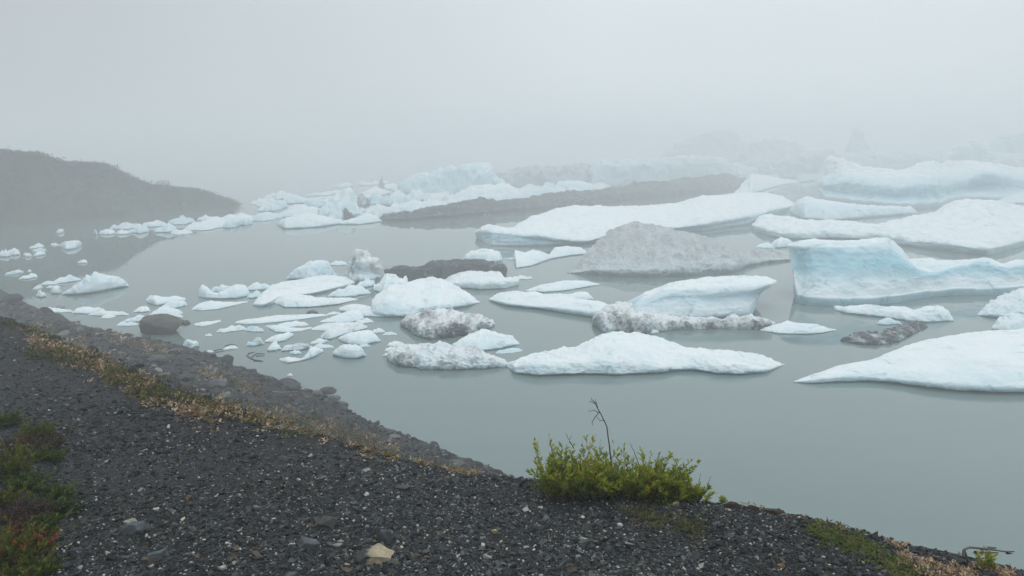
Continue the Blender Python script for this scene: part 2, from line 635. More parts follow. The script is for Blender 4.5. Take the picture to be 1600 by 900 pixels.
def ice(name, label, base, top, mids=(), k=0.45, bulge=0.72, mid=0.3, clear=0.0, dirt=0.0, lipclear=0.55, mat=None, rough=1.0,
        undercut=None, back=0.6, cat=None, group=None, fine=1.0, face=None, Y0=None, chunky=0.0, dirt_top=None):
    """one piece of floating ice. base / top: waterline and upper edge traced left to right; mids: rows between as (points, k, clear, dirt).
    k: how far back the upper edge lies (0 = straight above the waterline, 1 = flat on the water)."""
    ICE_SEED[0] += 1
    seed = ICE_SEED[0]
    wpx = max(p[0] for p in top) - min(p[0] for p in top)
    n = int(np.clip(wpx / 1.3, 22, 260))
    bx, by = resample(base, n)
    u, s = ray(bx, by)
    Yf = H / s if Y0 is None else np.full(n, float(Y0) * 1.5)
    sf = H / Yf
    lipz = np.zeros(n)
    P0 = np.stack([u * Yf, Yf, lipz], 1)

    def row3(pts, kk):
        x, y = resample(pts, n)
        uu, ss = ray(x, y)
        flat = H / np.maximum(ss, 0.66 * sf)
        Yr = Yf + kk * np.maximum(flat - Yf, 0)
        return np.stack([uu * Yr, Yr, H - ss * Yr], 1)

    T = row3(top, k)
    T[:, 2] = np.maximum(T[:, 2], 0.015)
    hmax = T[:, 2].max()
    wid = P0[-1, 0] - P0[0, 0]
    tt = np.linspace(0, 1, n)
    taper = np.clip(np.minimum(tt, 1 - tt) * 6, 0.0, 1) ** 0.5
    uc = undercut if undercut is not None else min(0.22, 0.22 * hmax)
    lz = np.minimum(0.30 * T[:, 2], 0.12 * hmax + 0.02)
    A = lambda P, c, d: np.concatenate([P, np.full((n, 1), c), np.full((n, 1), d)], 1)
    sh = lambda P, dy, z: np.stack([P[:, 0] * (P[:, 1] + dy) / P[:, 1], P[:, 1] + dy, z + 0 * P[:, 1]], 1)
    rows, sub = [], []
    rows.append(A(sh(P0, uc * taper * 1.3, -0.35), lipclear, dirt)); sub.append(2)
    rows.append(A(sh(P0, uc * taper, -0.02), lipclear, dirt)); sub.append(3)
    lip_row = sh(P0, 0 * taper, lz)
    rows.append(A(lip_row, max(clear, 0.6 * lipclear), dirt))
    ns = int(np.clip(9 * fine * (1 + wpx / 200), 6, 26))
    if mids:
        for pts, kk, c, d in mids:
            Q = row3(pts, kk)
            sub.append(ns)
            rows.append(A(Q, c, d))
        sub.append(ns)
    else:
        Q = lip_row + (T - lip_row) * mid
        Q[:, 2] = lip_row[:, 2] + (T[:, 2] - lip_row[:, 2]) * bulge
        sub.append(max(4, ns // 2)); rows.append(A(Q, clear + 0.16, dirt if dirt_top is None else 0.5 * (dirt + dirt_top)))
        sub.append(ns)
    dt = dirt if dirt_top is None else dirt_top
    rows.append(A(T, clear * 0.5, dt))
    bd = (back * T[:, 2] + 0.06 * wid * taper + 0.02)
    B1 = sh(T, bd * 0.45, 0); B1[:, 2] = T[:, 2] * 0.72
    B2 = sh(T, bd, 0.0)
    B3 = sh(T, bd * 0.9, -0.35)
    for Bq, wq in ((B1, 0.45), (B2, 1.0), (B3, 1.0)):      # the back comes down to the same footprint as the front
        Bq[:, 0] = Bq[:, 0] * (1 - wq) + wq * u * Bq[:, 1]
    sub += [4, 4, 2]
    rows += [A(B1, clear, dt), A(B2, lipclear, dirt), A(B3, lipclear, dirt)]
    G = catmull(rows, sub)                         # (rows, n, 5)
    # close the two ends
    ends = []
    for e, sgn in ((0, -1), (-1, 1)):
        c = G[:, e, :].mean(0, keepdims=True)
        ext = 0.012 * wid
        g1 = G[:, e, :] * 0.55 + c * 0.45; g1[:, 0] += sgn * ext * 0.7
        g2 = G[:, e, :] * 0.02 + c * 0.98; g2[:, 0] += sgn * ext
        g1[:, 3:] = G[:, e, 3:]; g2[:, 3:] = G[:, e, 3:]
        ends.append((g1, g2))
    G = np.concatenate([ends[0][1][:, None], ends[0][0][:, None], G, ends[1][0][:, None], ends[1][1][:, None]], 1)
    nr, nc = G.shape[:2]
    V = G[..., :3].copy()
    # normals of the grid
    du = np.gradient(V, axis=1); dv = np.gradient(V, axis=0)
    Nn = np.cross(du, dv)
    Nn /= (np.linalg.norm(Nn, axis=2, keepdims=True) + 1e-9)
    Pp = V.reshape(-1, 3)
    Lb = 0.55 * hmax + 0.10 * min(wid, 3.0) + 0.05
    q = Pp / Lb * np.array([0.8, 0.8, 1.2]) + seed * 7.31
    wgt = np.ones(nr * nc)
    wgt *= np.clip((Pp[:, 2] + 0.05) / (0.25 * hmax + 0.02), 0.12, 1)
    d = 0.15 * hmax * rough * fbm(q, 3, seed) + 0.11 * hmax * rough * fbm(q * 2.3, 3, seed + 5, True) - 0.03 * hmax * rough
    d = d + 0.045 * hmax * rough * fbm(q * 8.3, 2, seed + 9)
    if chunky:                                       # broken, blocky surface
        c1 = fbm(Pp * chunky + seed, 3, seed + 21, True)
        amp = 0.20 * max(hmax, 0.13 * wid)
        d = d + amp * c1 + 0.4 * amp * fbm(Pp * chunky * 3.1 + seed, 2, seed + 27, True)
    V = (Pp + Nn.reshape(-1, 3) * (d * wgt)[:, None]).reshape(V.shape)
    idx = np.arange(nr * nc).reshape(nr, nc)
    quads = np.stack([idx[:-1, :-1], idx[:-1, 1:], idx[1:, 1:], idx[1:, :-1]], -1).reshape(-1, 4)
    o = mesh_obj(name, V.reshape(-1, 3), quads, None, mat or M_ICE, attrs={'clear': G[..., 3].ravel(), 'dirt': G[..., 4].ravel()})
    recentre(o)
    if cat is None:
        cat = name.replace('_', ' ')
    tag(o, label, cat, group or 'pieces of ice afloat on the lake', 'thing')
    return o


def lump(x0, x1, yt, yb, tilt=0.0, peak=0.5, seed=0, n=9):
    """outline of a small piece: box in the photo, tilt = rise of the waterline to the right in pixels"""
    r = np.random.default_rng(seed + int(x0 * 13 + yb * 7))
    xs = np.linspace(x0, x1, n)
    t = np.linspace(0, 1, n)
    basey = yb - np.abs(t - 0.45) ** 1.5 * 0.35 * (yb - yt) - tilt * (t - 0.5) + r.normal(0, 0.03 * (yb - yt), n)
    prof = np.where(t < peak, (t / peak), (1 - t) / (1 - peak)) ** 0.42
    prof = prof * (0.72 + 0.4 * r.random(n))
    prof[0] = prof[-1] = 0.08
    topy = basey - prof * (yb - yt) * 0.98
    return list(zip(xs, basey)), list(zip(xs, topy))


def chip(name, label, x0, x1, yt, yb, tilt=0.0, peak=0.5, **kw):
    b, t = lump(x0, x1, yt, yb, tilt, peak)
    kw.setdefault('k', 0.45)
    rv = np.random.default_rng(int(x0 * 31 + yb * 17))        # brash varies: snowy, grey or glassy
    kw.setdefault('clear', float(rv.choice([0.0, 0.0, 0.08, 0.2, 0.32])))
    kw.setdefault('dirt', float(rv.choice([0.0, 0.05, 0.15, 0.24])))
    kw.setdefault('rough', float(rv.uniform(0.9, 1.9)))
    return ice(name, label, b, t, **kw)


# ---- nearest floes
ice('ice_floe', 'long white humped floe, nearest in the middle of the lake', 
    [(788, 571), (803, 584), (840, 589), (905, 587), (935, 587), (975, 588), (1030, 584), (1065, 581), (1090, 581), (1120, 586), (1160, 587), (1200, 583), (1221, 571)],
    [(787, 567), (805, 562), (830, 556), (860, 549), (880, 542), (900, 541), (920, 531), (940, 524), (965, 520), (995, 521), (1020, 526), (1035, 530), (1060, 542), (1075, 546), (1110, 546), (1140, 547), (1165, 551), (1195, 555), (1221, 569)],
    mids=[([(787, 569), (830, 570), (880, 566), (920, 562), (960, 560), (1020, 566), (1060, 572), (1100, 567), (1150, 570), (1190, 574), (1221, 570)], 0.22, 0.12, 0)],
    k=0.55, undercut=0.22, lipclear=0.7, rough=0.9)
ice('ice_floe', 'big smooth white slab floe with blue waterline edge running out of frame', 
    [(1246, 598), (1265, 600), (1310, 598), (1350, 597), (1400, 601), (1450, 608), (1500, 613), (1550, 616), (1600, 616), (1680, 612), (1760, 600)],
    [(1245, 594), (1275, 585), (1305, 575), (1350, 567), (1385, 553), (1420, 540), (1450, 532), (1500, 523), (1540, 518), (1600, 515), (1660, 520), (1760, 585)],
    mids=[([(1245, 596), (1275, 592), (1310, 589), (1350, 587), (1400, 590), (1450, 595), (1500, 598), (1550, 600), (1600, 600), (1680, 597), (1760, 593)], 0.06, 0.28, 0),
          ([(1245, 595), (1275, 589), (1310, 583), (1350, 578), (1400, 573), (1450, 568), (1500, 562), (1550, 560), (1600, 558), (1680, 560), (1760, 589)], 0.45, 0.04, 0)],
    k=0.72, undercut=0.3, lipclear=0.8, rough=0.5)
# ---- blue mushroom berg with its tongue and rubble
ice('iceberg', 'pale blue mushroom iceberg with flat overhanging cap on a narrow foot',
    [(975, 498), (1000, 501), (1040, 501), (1080, 501), (1120, 499), (1150, 497), (1169, 495)],
    [(1036, 450), (1050, 445), (1065, 440), (1100, 434), (1140, 430), (1180, 432), (1198, 434), (1213, 439)],
    mids=[([(975, 490), (1000, 488), (1040, 486), (1080, 484), (1120, 482), (1150, 480), (1170, 478)], 0.06, 0.16, 0),
          ([(985, 477), (1010, 473), (1045, 466), (1080, 466), (1110, 467), (1140, 464), (1166, 462)], 0.11, 0.45, 0),
          ([(1034, 456), (1060, 457), (1085, 459), (1110, 458), (1140, 455), (1175, 453), (1200, 447)], 0.11, 0.30, 0),
          ([(1035, 453), (1055, 450), (1085, 448), (1110, 446), (1140, 443), (1180, 443), (1212, 441)], 0.14, 0.06, 0)],
    k=0.32, rough=0.42, back=0.8)
ice('ice_floe', 'white tongue of ice with blue underside, left of the mushroom iceberg',
    [(768, 471), (790, 479), (840, 484), (880, 490), (920, 496), (938, 499), (965, 495), (985, 489)],
    [(766, 465), (780, 457), (805, 454), (840, 458), (855, 463), (880, 464), (910, 467), (925, 469), (940, 472), (955, 477), (990, 478)],
    mids=[([(766, 468), (790, 472), (840, 477), (880, 480), (920, 485), (950, 486), (988, 483)], 0.05, 0.18, 0)],
    k=0.5, undercut=0.3, lipclear=0.9, rough=0.7)
ice('ice_floe', 'low white knob of ice behind the blue edged tongue',
    [(840, 466), (870, 469), (900, 470), (926, 468)], [(838, 463), (855, 459), (885, 459), (905, 456), (918, 457), (926, 465)], k=0.4)
ice('ice_floe', 'slender white floe below the ash grey mound, pointed at both ends',
    [(824, 455), (850, 457), (880, 455), (905, 451), (936, 445)], [(822, 453), (845, 445), (880, 439), (905, 438), (920, 440), (937, 444)], k=0.62, undercut=0.16)
ice('ice_rubble', 'jumbled grey and white rubble with brown grit under the mushroom iceberg',
    [(935, 514), (950, 521), (970, 522), (1000, 523), (1025, 519), (1060, 515), (1100, 515), (1150, 514), (1185, 515), (1209, 508)],
    [(935, 493), (950, 484), (965, 478), (985, 482), (1010, 490), (1045, 498), (1090, 502), (1130, 502), (1165, 498), (1190, 501), (1209, 506)],
    mids=[([(934, 500), (960, 500), (990, 500), (1020, 507), (1060, 508), (1110, 509), (1150, 508), (1190, 506), (1209, 507)], 0.3, 0.0, 0.5)],
    k=0.75, dirt=0.55, dirt_top=0.1, mat=M_GRIT, rough=1.5, fine=1.6, chunky=1.5)
chip('ice_chunk', 'rounded whitish lump on the left end of the gritty rubble', 936, 985, 480, 512, -2, 0.4, dirt=0.22, mat=M_GRIT, rough=1.4)
chip('ice_chunk', 'whitish wedge lying at the front of the gritty rubble', 1000, 1029, 506, 522, -2, 0.4, dirt=0.2, mat=M_GRIT, rough=1.3)
ice('ice_floe', 'small flat white floe just right of the gritty rubble',
    [(1189, 517), (1215, 522), (1260, 523), (1285, 521), (1307, 516)], [(1189, 514), (1210, 508), (1222, 504), (1230, 500), (1245, 505), (1275, 507), (1307, 515)], k=0.55, undercut=0.14)
chip('ice_chunk', 'small white knob beside the tall side of the mushroom iceberg', 1163, 1177, 459, 475, 0, 0.5, k=0.1)

# ---- the big blue berg on the right
ice('iceberg', 'tall blue walled iceberg with white rim and overhanging corner, right of the ash grey mound',
    [(1247, 473), (1262, 477), (1300, 479), (1360, 478), (1400, 474), (1440, 467), (1480, 463), (1520, 462), (1560, 462), (1600, 458), (1660, 452), (1700, 446)],
    [(1231, 380), (1245, 376), (1275, 373), (1320, 376), (1350, 375), (1380, 372), (1394, 377), (1408, 388), (1418, 403), (1422, 410), (1440, 418), (1458, 427), (1468, 426), (1485, 416), (1510, 407), (1535, 404), (1550, 405), (1560, 414), (1568, 415), (1582, 408), (1610, 406), (1650, 410), (1700, 434)],
    mids=[([(1246, 462), (1275, 462), (1320, 463), (1370, 462), (1410, 458), (1450, 452), (1490, 449), (1530, 448), (1575, 446), (1640, 440), (1700, 442)], 0.06, 0.12, 0),
          ([(1255, 449), (1285, 447), (1330, 447), (1380, 444), (1420, 440), (1458, 440), (1490, 437), (1530, 435), (1575, 436), (1640, 432), (1700, 440)], 0.105, 0.24, 0),
          ([(1260, 420), (1285, 418), (1330, 416), (1370, 414), (1404, 416), (1428, 426), (1458, 433), (1485, 424), (1530, 419), (1575, 426), (1640, 421), (1700, 437)], 0.115, 0.8, 0),
          ([(1244, 394), (1275, 391), (1330, 391), (1370, 389), (1396, 394), (1418, 413), (1455, 429), (1485, 420), (1530, 411), (1570, 420), (1640, 413), (1700, 435)], 0.114, 0.6, 0),
          ([(1231, 384), (1275, 385), (1330, 385), (1375, 382), (1398, 388), (1419, 409), (1456, 428), (1485, 418), (1530, 407), (1568, 417), (1640, 409), (1700, 434)], 0.128, 0.2, 0)],
    k=0.18, rough=0.26, back=0.5, lipclear=0.75, undercut=0.15)
ice('ice_floe', 'wavy white floe close below the tall blue walled iceberg',
    [(1305, 485), (1320, 490), (1350, 494), (1390, 498), (1420, 503), (1450, 505), (1490, 502)],
    [(1304, 479), (1315, 478), (1340, 479), (1360, 476), (1380, 480), (1400, 479), (1430, 484), (1450, 479), (1472, 478), (1483, 487), (1490, 500)], k=0.35, undercut=0.16)
chip('ice_chunk', 'little buff stained chunk just above the dark debris raft', 1370, 1408, 496, 508, 0, 0.4, dirt=0.1, k=0.35)
ice('debris_raft', 'low raft of almost black debris and clear ice in the blue iceberg reflection',
    [(1319, 534), (1340, 538), (1378, 539), (1400, 535), (1422, 523), (1445, 513)],
    [(1319, 531), (1337, 523), (1355, 519), (1375, 522), (1395, 515), (1412, 508), (1430, 506), (1445, 508)],
    k=0.7, dirt=0.6, mat=M_DARK, rough=1.6, fine=1.6, chunky=1.7, cat='debris raft')
ice('ice_floe', 'stepped pale floe at the right edge, above the big slab floe',
    [(1529, 493), (1545, 496), (1575, 499), (1600, 499), (1690, 492)], [(1529, 490), (1541, 482), (1547, 472), (1560, 461), (1580, 453), (1600, 448), (1650, 449), (1690, 486)],
    mids=[([(1529, 492), (1552, 488), (1575, 486), (1600, 484), (1690, 489)], 0.15, 0.2, 0)], k=0.3, rough=1.2, clear=0.12)
ice('ice_floe', 'crumbly white floe touching the back of the big slab floe',
    [(1552, 516), (1575, 519), (1600, 518), (1660, 514)], [(1552, 511), (1563, 498), (1580, 491), (1600, 494), (1630, 496), (1660, 508)], k=0.4, rough=1.6)
ice('ice_floe', 'thin flat white shelf behind the dip in the blue walled iceberg',
    [(1405, 416), (1440, 424), (1480, 426), (1520, 420), (1545, 412)], [(1405, 408), (1420, 405), (1455, 403), (1463, 407), (1490, 407), (1510, 406), (1545, 410)], k=0.75, clear=0.08)
# ---- right background
ice('iceberg', 'hump backed white iceberg with smooth bulging end behind the blue walled one',
    [(1181, 361), (1200, 369), (1230, 374), (1260, 375), (1300, 373), (1370, 376), (1400, 383), (1440, 388), (1480, 393), (1520, 398), (1548, 399), (1570, 393), (1600, 384), (1690, 370)],
    [(1180, 346), (1186, 338), (1200, 335), (1220, 339), (1250, 342), (1290, 343), (1340, 347), (1370, 350), (1400, 344), (1440, 336), (1460, 331), (1475, 321), (1500, 311), (1540, 313), (1600, 322), (1690, 345)],
    mids=[([(1180, 354), (1210, 358), (1250, 361), (1300, 360), (1370, 364), (1420, 370), (1480, 376), (1530, 383), (1555, 383), (1580, 376), (1620, 366), (1690, 362)], 0.10, 0.10, 0.05),
          ([(1180, 349), (1220, 347), (1290, 351), (1370, 356), (1440, 352), (1500, 348), (1550, 344), (1570, 345), (1600, 351), (1690, 352)], 0.45, 0.05, 0.08)],
    k=0.62, rough=0.6, undercut=0.3)
ice('iceberg', 'low pale blue iceberg tapering to a point, between two larger white ones',
    [(1236, 334), (1255, 342), (1290, 345), (1320, 344), (1360, 340), (1400, 337), (1431, 334)],
    [(1236, 326), (1246, 312), (1258, 307), (1290, 312), (1320, 317), (1350, 321), (1400, 322), (1422, 323), (1431, 330)], k=0.2, clear=0.16, rough=0.6)
ice('iceberg', 'massive pale blue iceberg with snowy top and shaded blue front wall, upper right',
    [(1286, 313), (1320, 318), (1360, 323), (1420, 327), (1470, 322), (1508, 314), (1560, 315), (1600, 311), (1700, 306)],
    [(1279, 266), (1285, 255), (1295, 243), (1310, 247), (1340, 257), (1370, 262), (1405, 263), (1440, 256), (1460, 251), (1472, 255), (1483, 250), (1520, 250), (1560, 254), (1600, 262), (1700, 275)],
    mids=[([(1289, 296), (1320, 302), (1360, 306), (1420, 308), (1470, 305), (1506, 296), (1550, 290), (1600, 295), (1700, 297)], 0.10, 1.0, 0),
          ([(1288, 288), (1320, 284), (1360, 288), (1400, 293), (1430, 289), (1450, 285), (1475, 289), (1505, 282), (1540, 270), (1600, 280), (1700, 290)], 0.05, 0.6, 0),
          ([(1281, 275), (1310, 266), (1350, 272), (1400, 275), (1440, 270), (1480, 265), (1510, 262), (1550, 262), (1600, 270), (1700, 280)], 0.22, 0.10, 0)],
    k=0.3, rough=0.45, undercut=0.3, back=0.9)
ice('ice_floe', 'white shelf at the right edge below the massive blue fronted iceberg',
    [(1560, 316), (1580, 318), (1600, 318), (1680, 316)], [(1560, 312), (1575, 304), (1600, 298), (1640, 300), (1680, 310)], k=0.4)
ice('ice_floe', 'small grey white floe beside the left end of the hump backed iceberg',
    [(1205, 384), (1216, 388), (1232, 386), (1238, 380)], [(1205, 379), (1212, 373), (1222, 371), (1233, 373), (1238, 378)], k=0.3)
chip('ice_chunk', 'thin flat sliver left of the small grey white floe', 1182, 1212, 378, 388, -1, 0.6, k=0.6)

# ---- centre
ice('iceberg', 'long snow white iceberg with pale blue prow, behind the ash grey mound',
    [(753, 375), (762, 384), (800, 385), (850, 385), (900, 382), (920, 380), (960, 374), (1010, 368), (1060, 364), (1100, 361), (1140, 355), (1180, 350), (1207, 340), (1238, 325)],
    [(750, 357), (757, 351), (772, 352), (785, 356), (800, 357), (812, 350), (830, 338), (850, 334), (868, 326), (900, 322), (950, 323), (1000, 323), (1030, 320), (1060, 318), (1080, 312), (1095, 306), (1130, 305), (1150, 302), (1175, 301), (1200, 302), (1225, 307), (1240, 318)],
    mids=[([(751, 366), (790, 370), (830, 374), (870, 377), (915, 378), (960, 371), (1010, 365), (1060, 360), (1100, 356), (1150, 348), (1200, 337), (1239, 323)], 0.04, 0.62, 0),
          ([(750, 360), (775, 357), (800, 362), (835, 362), (870, 367), (910, 372), (950, 364), (1010, 355), (1060, 350), (1100, 343), (1150, 335), (1200, 325), (1240, 321)], 0.10, 0.06, 0)],
    k=0.66, rough=0.55, undercut=0.2)
ice('iceberg', 'dirty ash grey mound of rounded ice with a long low tail to the right',
    [(891, 427), (930, 431), (970, 433), (1020, 434), (1080, 432), (1130, 428), (1152, 425), (1166, 417), (1200, 411), (1250, 406)],
    [(890, 424), (905, 411), (920, 391), (940, 371), (952, 361), (975, 352), (1000, 348), (1020, 350), (1045, 358), (1065, 365), (1090, 367), (1110, 372), (1125, 382), (1142, 394), (1155, 396), (1175, 393), (1200, 391), (1230, 392), (1243, 396), (1250, 403)],
    mids=[([(890, 426), (930, 420), (970, 417), (1020, 417), (1080, 414), (1130, 411), (1152, 412), (1175, 406), (1200, 404), (1250, 405)], 0.10, 0.18, 0.42),
          ([(890, 425), (925, 402), (960, 388), (1010, 383), (1060, 388), (1100, 390), (1135, 400), (1160, 403), (1200, 398), (1250, 404)], 0.25, 0.0, 0.52)],
    k=0.38, dirt=0.5, mat=M_GREY, rough=0.7, lipclear=0.35, back=0.7)
ice('ice_floe', 'toothed white floe reaching to the left foot of the ash grey mound',
    [(807, 419), (830, 416), (860, 405), (890, 400), (917, 397)], [(804, 391), (812, 392), (820, 395), (832, 391), (842, 392), (858, 398), (868, 387), (890, 385), (908, 387), (917, 394)], k=0.6, rough=0.9, undercut=0.15)
chip('ice_chunk', 'tiny flat sliver at the left tip of the toothed white floe', 790, 812, 402, 406, 0, 0.5)
ice('debris_ridge', 'long dark debris covered ridge of ice stretching across the fog',
    [(592, 345), (620, 346), (650, 345), (700, 341), (760, 336), (800, 332), (850, 328), (900, 323), (960, 317), (1000, 313), (1060, 307), (1110, 302), (1150, 296), (1173, 281)],
    [(592, 338), (610, 333), (640, 330), (690, 322), (720, 315), (760, 313), (800, 313), (840, 304), (880, 299), (910, 297), (940, 299), (965, 291), (1000, 285), (1020, 283), (1035, 286), (1060, 279), (1100, 275), (1130, 272), (1144, 270), (1150, 279), (1160, 279), (1173, 275)],
    mids=[([(592, 341), (650, 339), (700, 335), (760, 328), (800, 325), (850, 319), (900, 310), (960, 304), (1000, 299), (1060, 294), (1110, 290), (1150, 287), (1173, 278)], 0.05, 0.5, 0.68)],
    k=0.12, dirt=0.85, mat=M_DARK, rough=1.0, cat='ice ridge', lipclear=0.5, clear=0.3)
# ---- centre left
ice('iceberg', 'dark debris covered hump behind the white floes, left of centre',
    [(604, 431), (640, 438), (690, 440), (740, 438), (789, 430)], [(603, 421), (630, 415), (650, 417), (680, 406), (700, 405), (740, 404), (770, 408), (789, 414)],
    k=0.15, dirt=0.82, mat=M_DARK, rough=0.9, clear=0.2)
ice('ice_floe', 'white lumpy floe behind the right end of the dark hump',
    [(724, 405), (745, 411), (765, 412), (784, 408)], [(723, 402), (735, 392), (755, 389), (770, 390), (781, 395), (784, 404)], k=0.35)
chip('ice_chunk', 'white rounded block in front of the dark hump', 667, 704, 417, 437, 0, 0.55, k=0.25)
ice('ice_floe', 'flat topped white floe overlapping the dark hump on the right',
    [(688, 446), (710, 450), (750, 453), (790, 452), (810, 446)], [(688, 441), (702, 432), (720, 423), (750, 424), (782, 425), (788, 433), (810, 434)],
    mids=[([(688, 443), (720, 439), (760, 438), (810, 438)], 0.08, 0.1, 0)], k=0.5, undercut=0.18)
chip('ice_chunk', 'small flat ice bit right of the flat topped floe', 800, 832, 429, 437, 0, 0.4)
ice('iceberg', 'broad white iceberg with pale blue left face, middle of the crowded ice',
    [(582, 494), (605, 497), (640, 497), (665, 488), (700, 484), (725, 481), (749, 473)],
    [(581, 470), (588, 462), (596, 455), (610, 445), (625, 446), (640, 441), (650, 437), (675, 434), (690, 437), (702, 441), (720, 450), (735, 461), (749, 471)],
    mids=[([(582, 484), (610, 487), (640, 488), (665, 482), (700, 479), (749, 472)], 0.06, 0.34, 0),
          ([(582, 474), (605, 466), (630, 472), (655, 476), (680, 472), (710, 470), (749, 472)], 0.25, 0.12, 0)],
    k=0.55, rough=0.75)
ice('ice_floe', 'double lobed white floe peeping out behind the broad white iceberg',
    [(585, 455), (600, 460), (620, 458), (638, 450)], [(585, 446), (596, 438), (603, 428), (618, 429), (630, 436), (634, 432), (638, 441)], k=0.4, rough=1.3)
ice('ice_chunk', 'dirty fingered ice lump striped with dark grit, below the broad white iceberg',
    [(631, 512), (645, 522), (670, 531), (700, 528), (735, 523), (755, 517), (769, 511)],
    [(630, 500), (640, 494), (655, 490), (670, 487), (690, 485), (705, 484), (725, 490), (740, 496), (748, 494), (760, 498), (769, 504)],
    mids=[([(630, 506), (655, 509), (680, 513), (710, 512), (740, 508), (769, 508)], 0.3, 0, 0.55)], k=0.6, dirt=0.58, dirt_top=0.32, mat=M_GRIT, rough=1.5, fine=1.8, chunky=1.6)
chip('stone', 'dark stone frozen into the right tip of the fingered ice lump', 757, 772, 502, 511, 0, 0.5, dirt=1.0, mat=M_DARK, k=0.2, lipclear=0)
ice('ice_floe', 'crumbly grey white floe full of grit, left of the long humped floe',
    [(612, 567), (625, 573), (660, 577), (700, 578), (750, 577), (775, 575), (791, 573)],
    [(610, 548), (622, 541), (640, 541), (665, 536), (680, 538), (700, 540), (720, 542), (740, 546), (760, 556), (780, 564), (791, 570)],
    mids=[([(611, 558), (640, 560), (670, 559), (710, 558), (750, 563), (791, 571)], 0.25, 0.12, 0.30)], k=0.55, dirt=0.38, dirt_top=0.16, mat=M_GRIT, rough=1.4, fine=1.8, chunky=2.0)
chip('ice_chunk', 'bright white lump sitting behind the crumbly grey floe', 678, 701, 532, 544, 0, 0.45, k=0.3)
chip('ice_chunk', 'upper finger of white ice left of the crumbly grey floe', 605, 632, 532, 542, 0, 0.4, k=0.5)
chip('ice_chunk', 'middle finger of white ice left of the crumbly grey floe', 601, 622, 541, 550, 0, 0.4, k=0.5)
chip('ice_chunk', 'lowest finger of white ice left of the crumbly grey floe', 598, 616, 550, 557, 0, 0.4, k=0.5)
ice('ice_floe', 'smooth pale triangular floe behind the crumbly grey one',
    [(708, 542), (730, 548), (750, 549), (780, 546), (812, 538)], [(707, 538), (722, 530), (735, 522), (755, 515), (768, 517), (780, 522), (800, 526), (812, 536)], k=0.55, dirt=0.1, clear=0.06)
chip('ice_chunk', 'thin clear film of ice below the pale triangular floe', 775, 816, 543, 552, 3, 0.5, k=0.8, clear=0.4, dirt=0.2)
ice('ice_chunk', 'white trapezoid block standing clear in front of the brash ice',
    [(520, 556), (540, 561), (558, 561), (572, 557)], [(519, 553), (529, 541), (537, 538), (550, 539), (562, 541), (567, 548), (572, 555)], k=0.3)
ice('ice_chunk', 'white tilted block just above the trapezoid block',
    [(530, 532), (545, 539), (565, 540), (580, 537), (595, 534)], [(529, 527), (538, 522), (555, 519), (580, 516), (586, 523), (595, 532)], k=0.45)
ice('ice_chunk', 'bone shaped white ice with a thin neck, near the shore rocks',
    [(437, 564), (450, 568), (463, 566), (480, 562), (495, 557), (504, 550)], [(437, 561), (447, 558), (460, 559), (470, 560), (480, 553), (484, 541), (494, 542), (504, 546)], k=0.45)
chip('ice_chunk', 'small white peaked chip above the bone shaped ice', 452, 471, 546, 554, 0, 0.45)
# ---- brash ice around the centre left
ice('ice_floe', 'hazy grey green pyramid of ice behind the crowded white floes',
    [(448, 437), (480, 439), (510, 436), (528, 432)], [(447, 435), (458, 426), (470, 416), (485, 407), (500, 406), (511, 405), (517, 414), (522, 424), (528, 429)], k=0.2, clear=0.2, dirt=0.2)
chip('ice_chunk', 'flat white plate right of the grey green pyramid', 515, 543, 406, 415, 0, 0.4, k=0.5)
ice('ice_rubble', 'upright stack of broken grey and white ice blocks',
    [(546, 440), (560, 443), (580, 442), (593, 436)], [(546, 412), (552, 404), (553, 392), (562, 390), (574, 393), (578, 402), (588, 403), (592, 412), (593, 424)],
    mids=[([(549, 424), (560, 420), (575, 426), (593, 428)], 0.25, 0.3, 0.3), ([(549, 412), (558, 407), (572, 412), (593, 418)], 0.1, 0.05, 0.35)], k=0.2, dirt=0.3, mat=M_GRIT, rough=1.1)
chip('ice_chunk', 'small dull grey bit left of the upright stack', 533, 552, 424, 433, 0, 0.6, dirt=0.4, mat=M_GRIT)
ice('ice_floe', 'long white floe with pale blue bands, topmost of the crowded floes',
    [(397, 478), (408, 480), (425, 476), (435, 469), (455, 466), (480, 462), (510, 456), (540, 449), (554, 443)],
    [(397, 473), (402, 465), (412, 456), (425, 447), (440, 441), (470, 437), (495, 432), (512, 430), (545, 433), (554, 440)],
    mids=[([(397, 475), (415, 472), (435, 461), (460, 459), (490, 455), (520, 448), (554, 441)], 0.1, 0.05, 0)], k=0.7, clear=0.1, rough=0.8)
ice('ice_floe', 'bright white teardrop floe along the front of the long banded floe',
    [(428, 474), (445, 481), (480, 481), (505, 479), (530, 476), (557, 469)], [(427, 471), (440, 463), (455, 459), (475, 461), (495, 465), (520, 465), (545, 465), (557, 467)], k=0.55, undercut=0.16)
chip('ice_floe', 'layered white slab right of the long banded floe', 513, 579, 444, 464, 4, 0.6, k=0.5, rough=1.3)
chip('ice_chunk', 'white knob on the back of the layered white slab', 556, 587, 435, 450, 4, 0.6, k=0.4)
ice('ice_chunk', 'small white berg with a pointed left horn, left of the long banded floe',
    [(310, 464), (322, 467), (345, 468), (370, 467), (391, 462)], [(310, 460), (313, 446), (317, 444), (325, 451), (334, 458), (345, 456), (358, 449), (372, 445), (383, 446), (388, 453), (391, 460)], k=0.3, clear=0.1)
chip('ice_chunk', 'pale block tucked behind the horned berg', 329, 364, 443, 457, 2, 0.5, k=0.35)
chip('ice_chunk', 'rounded bluish slab between the horned berg and the banded floe', 383, 433, 441, 454, 3, 0.35, k=0.35, clear=0.15)
chip('ice_chunk', 'small white step bridging to the banded floe', 386, 410, 455, 466, 2, 0.6)
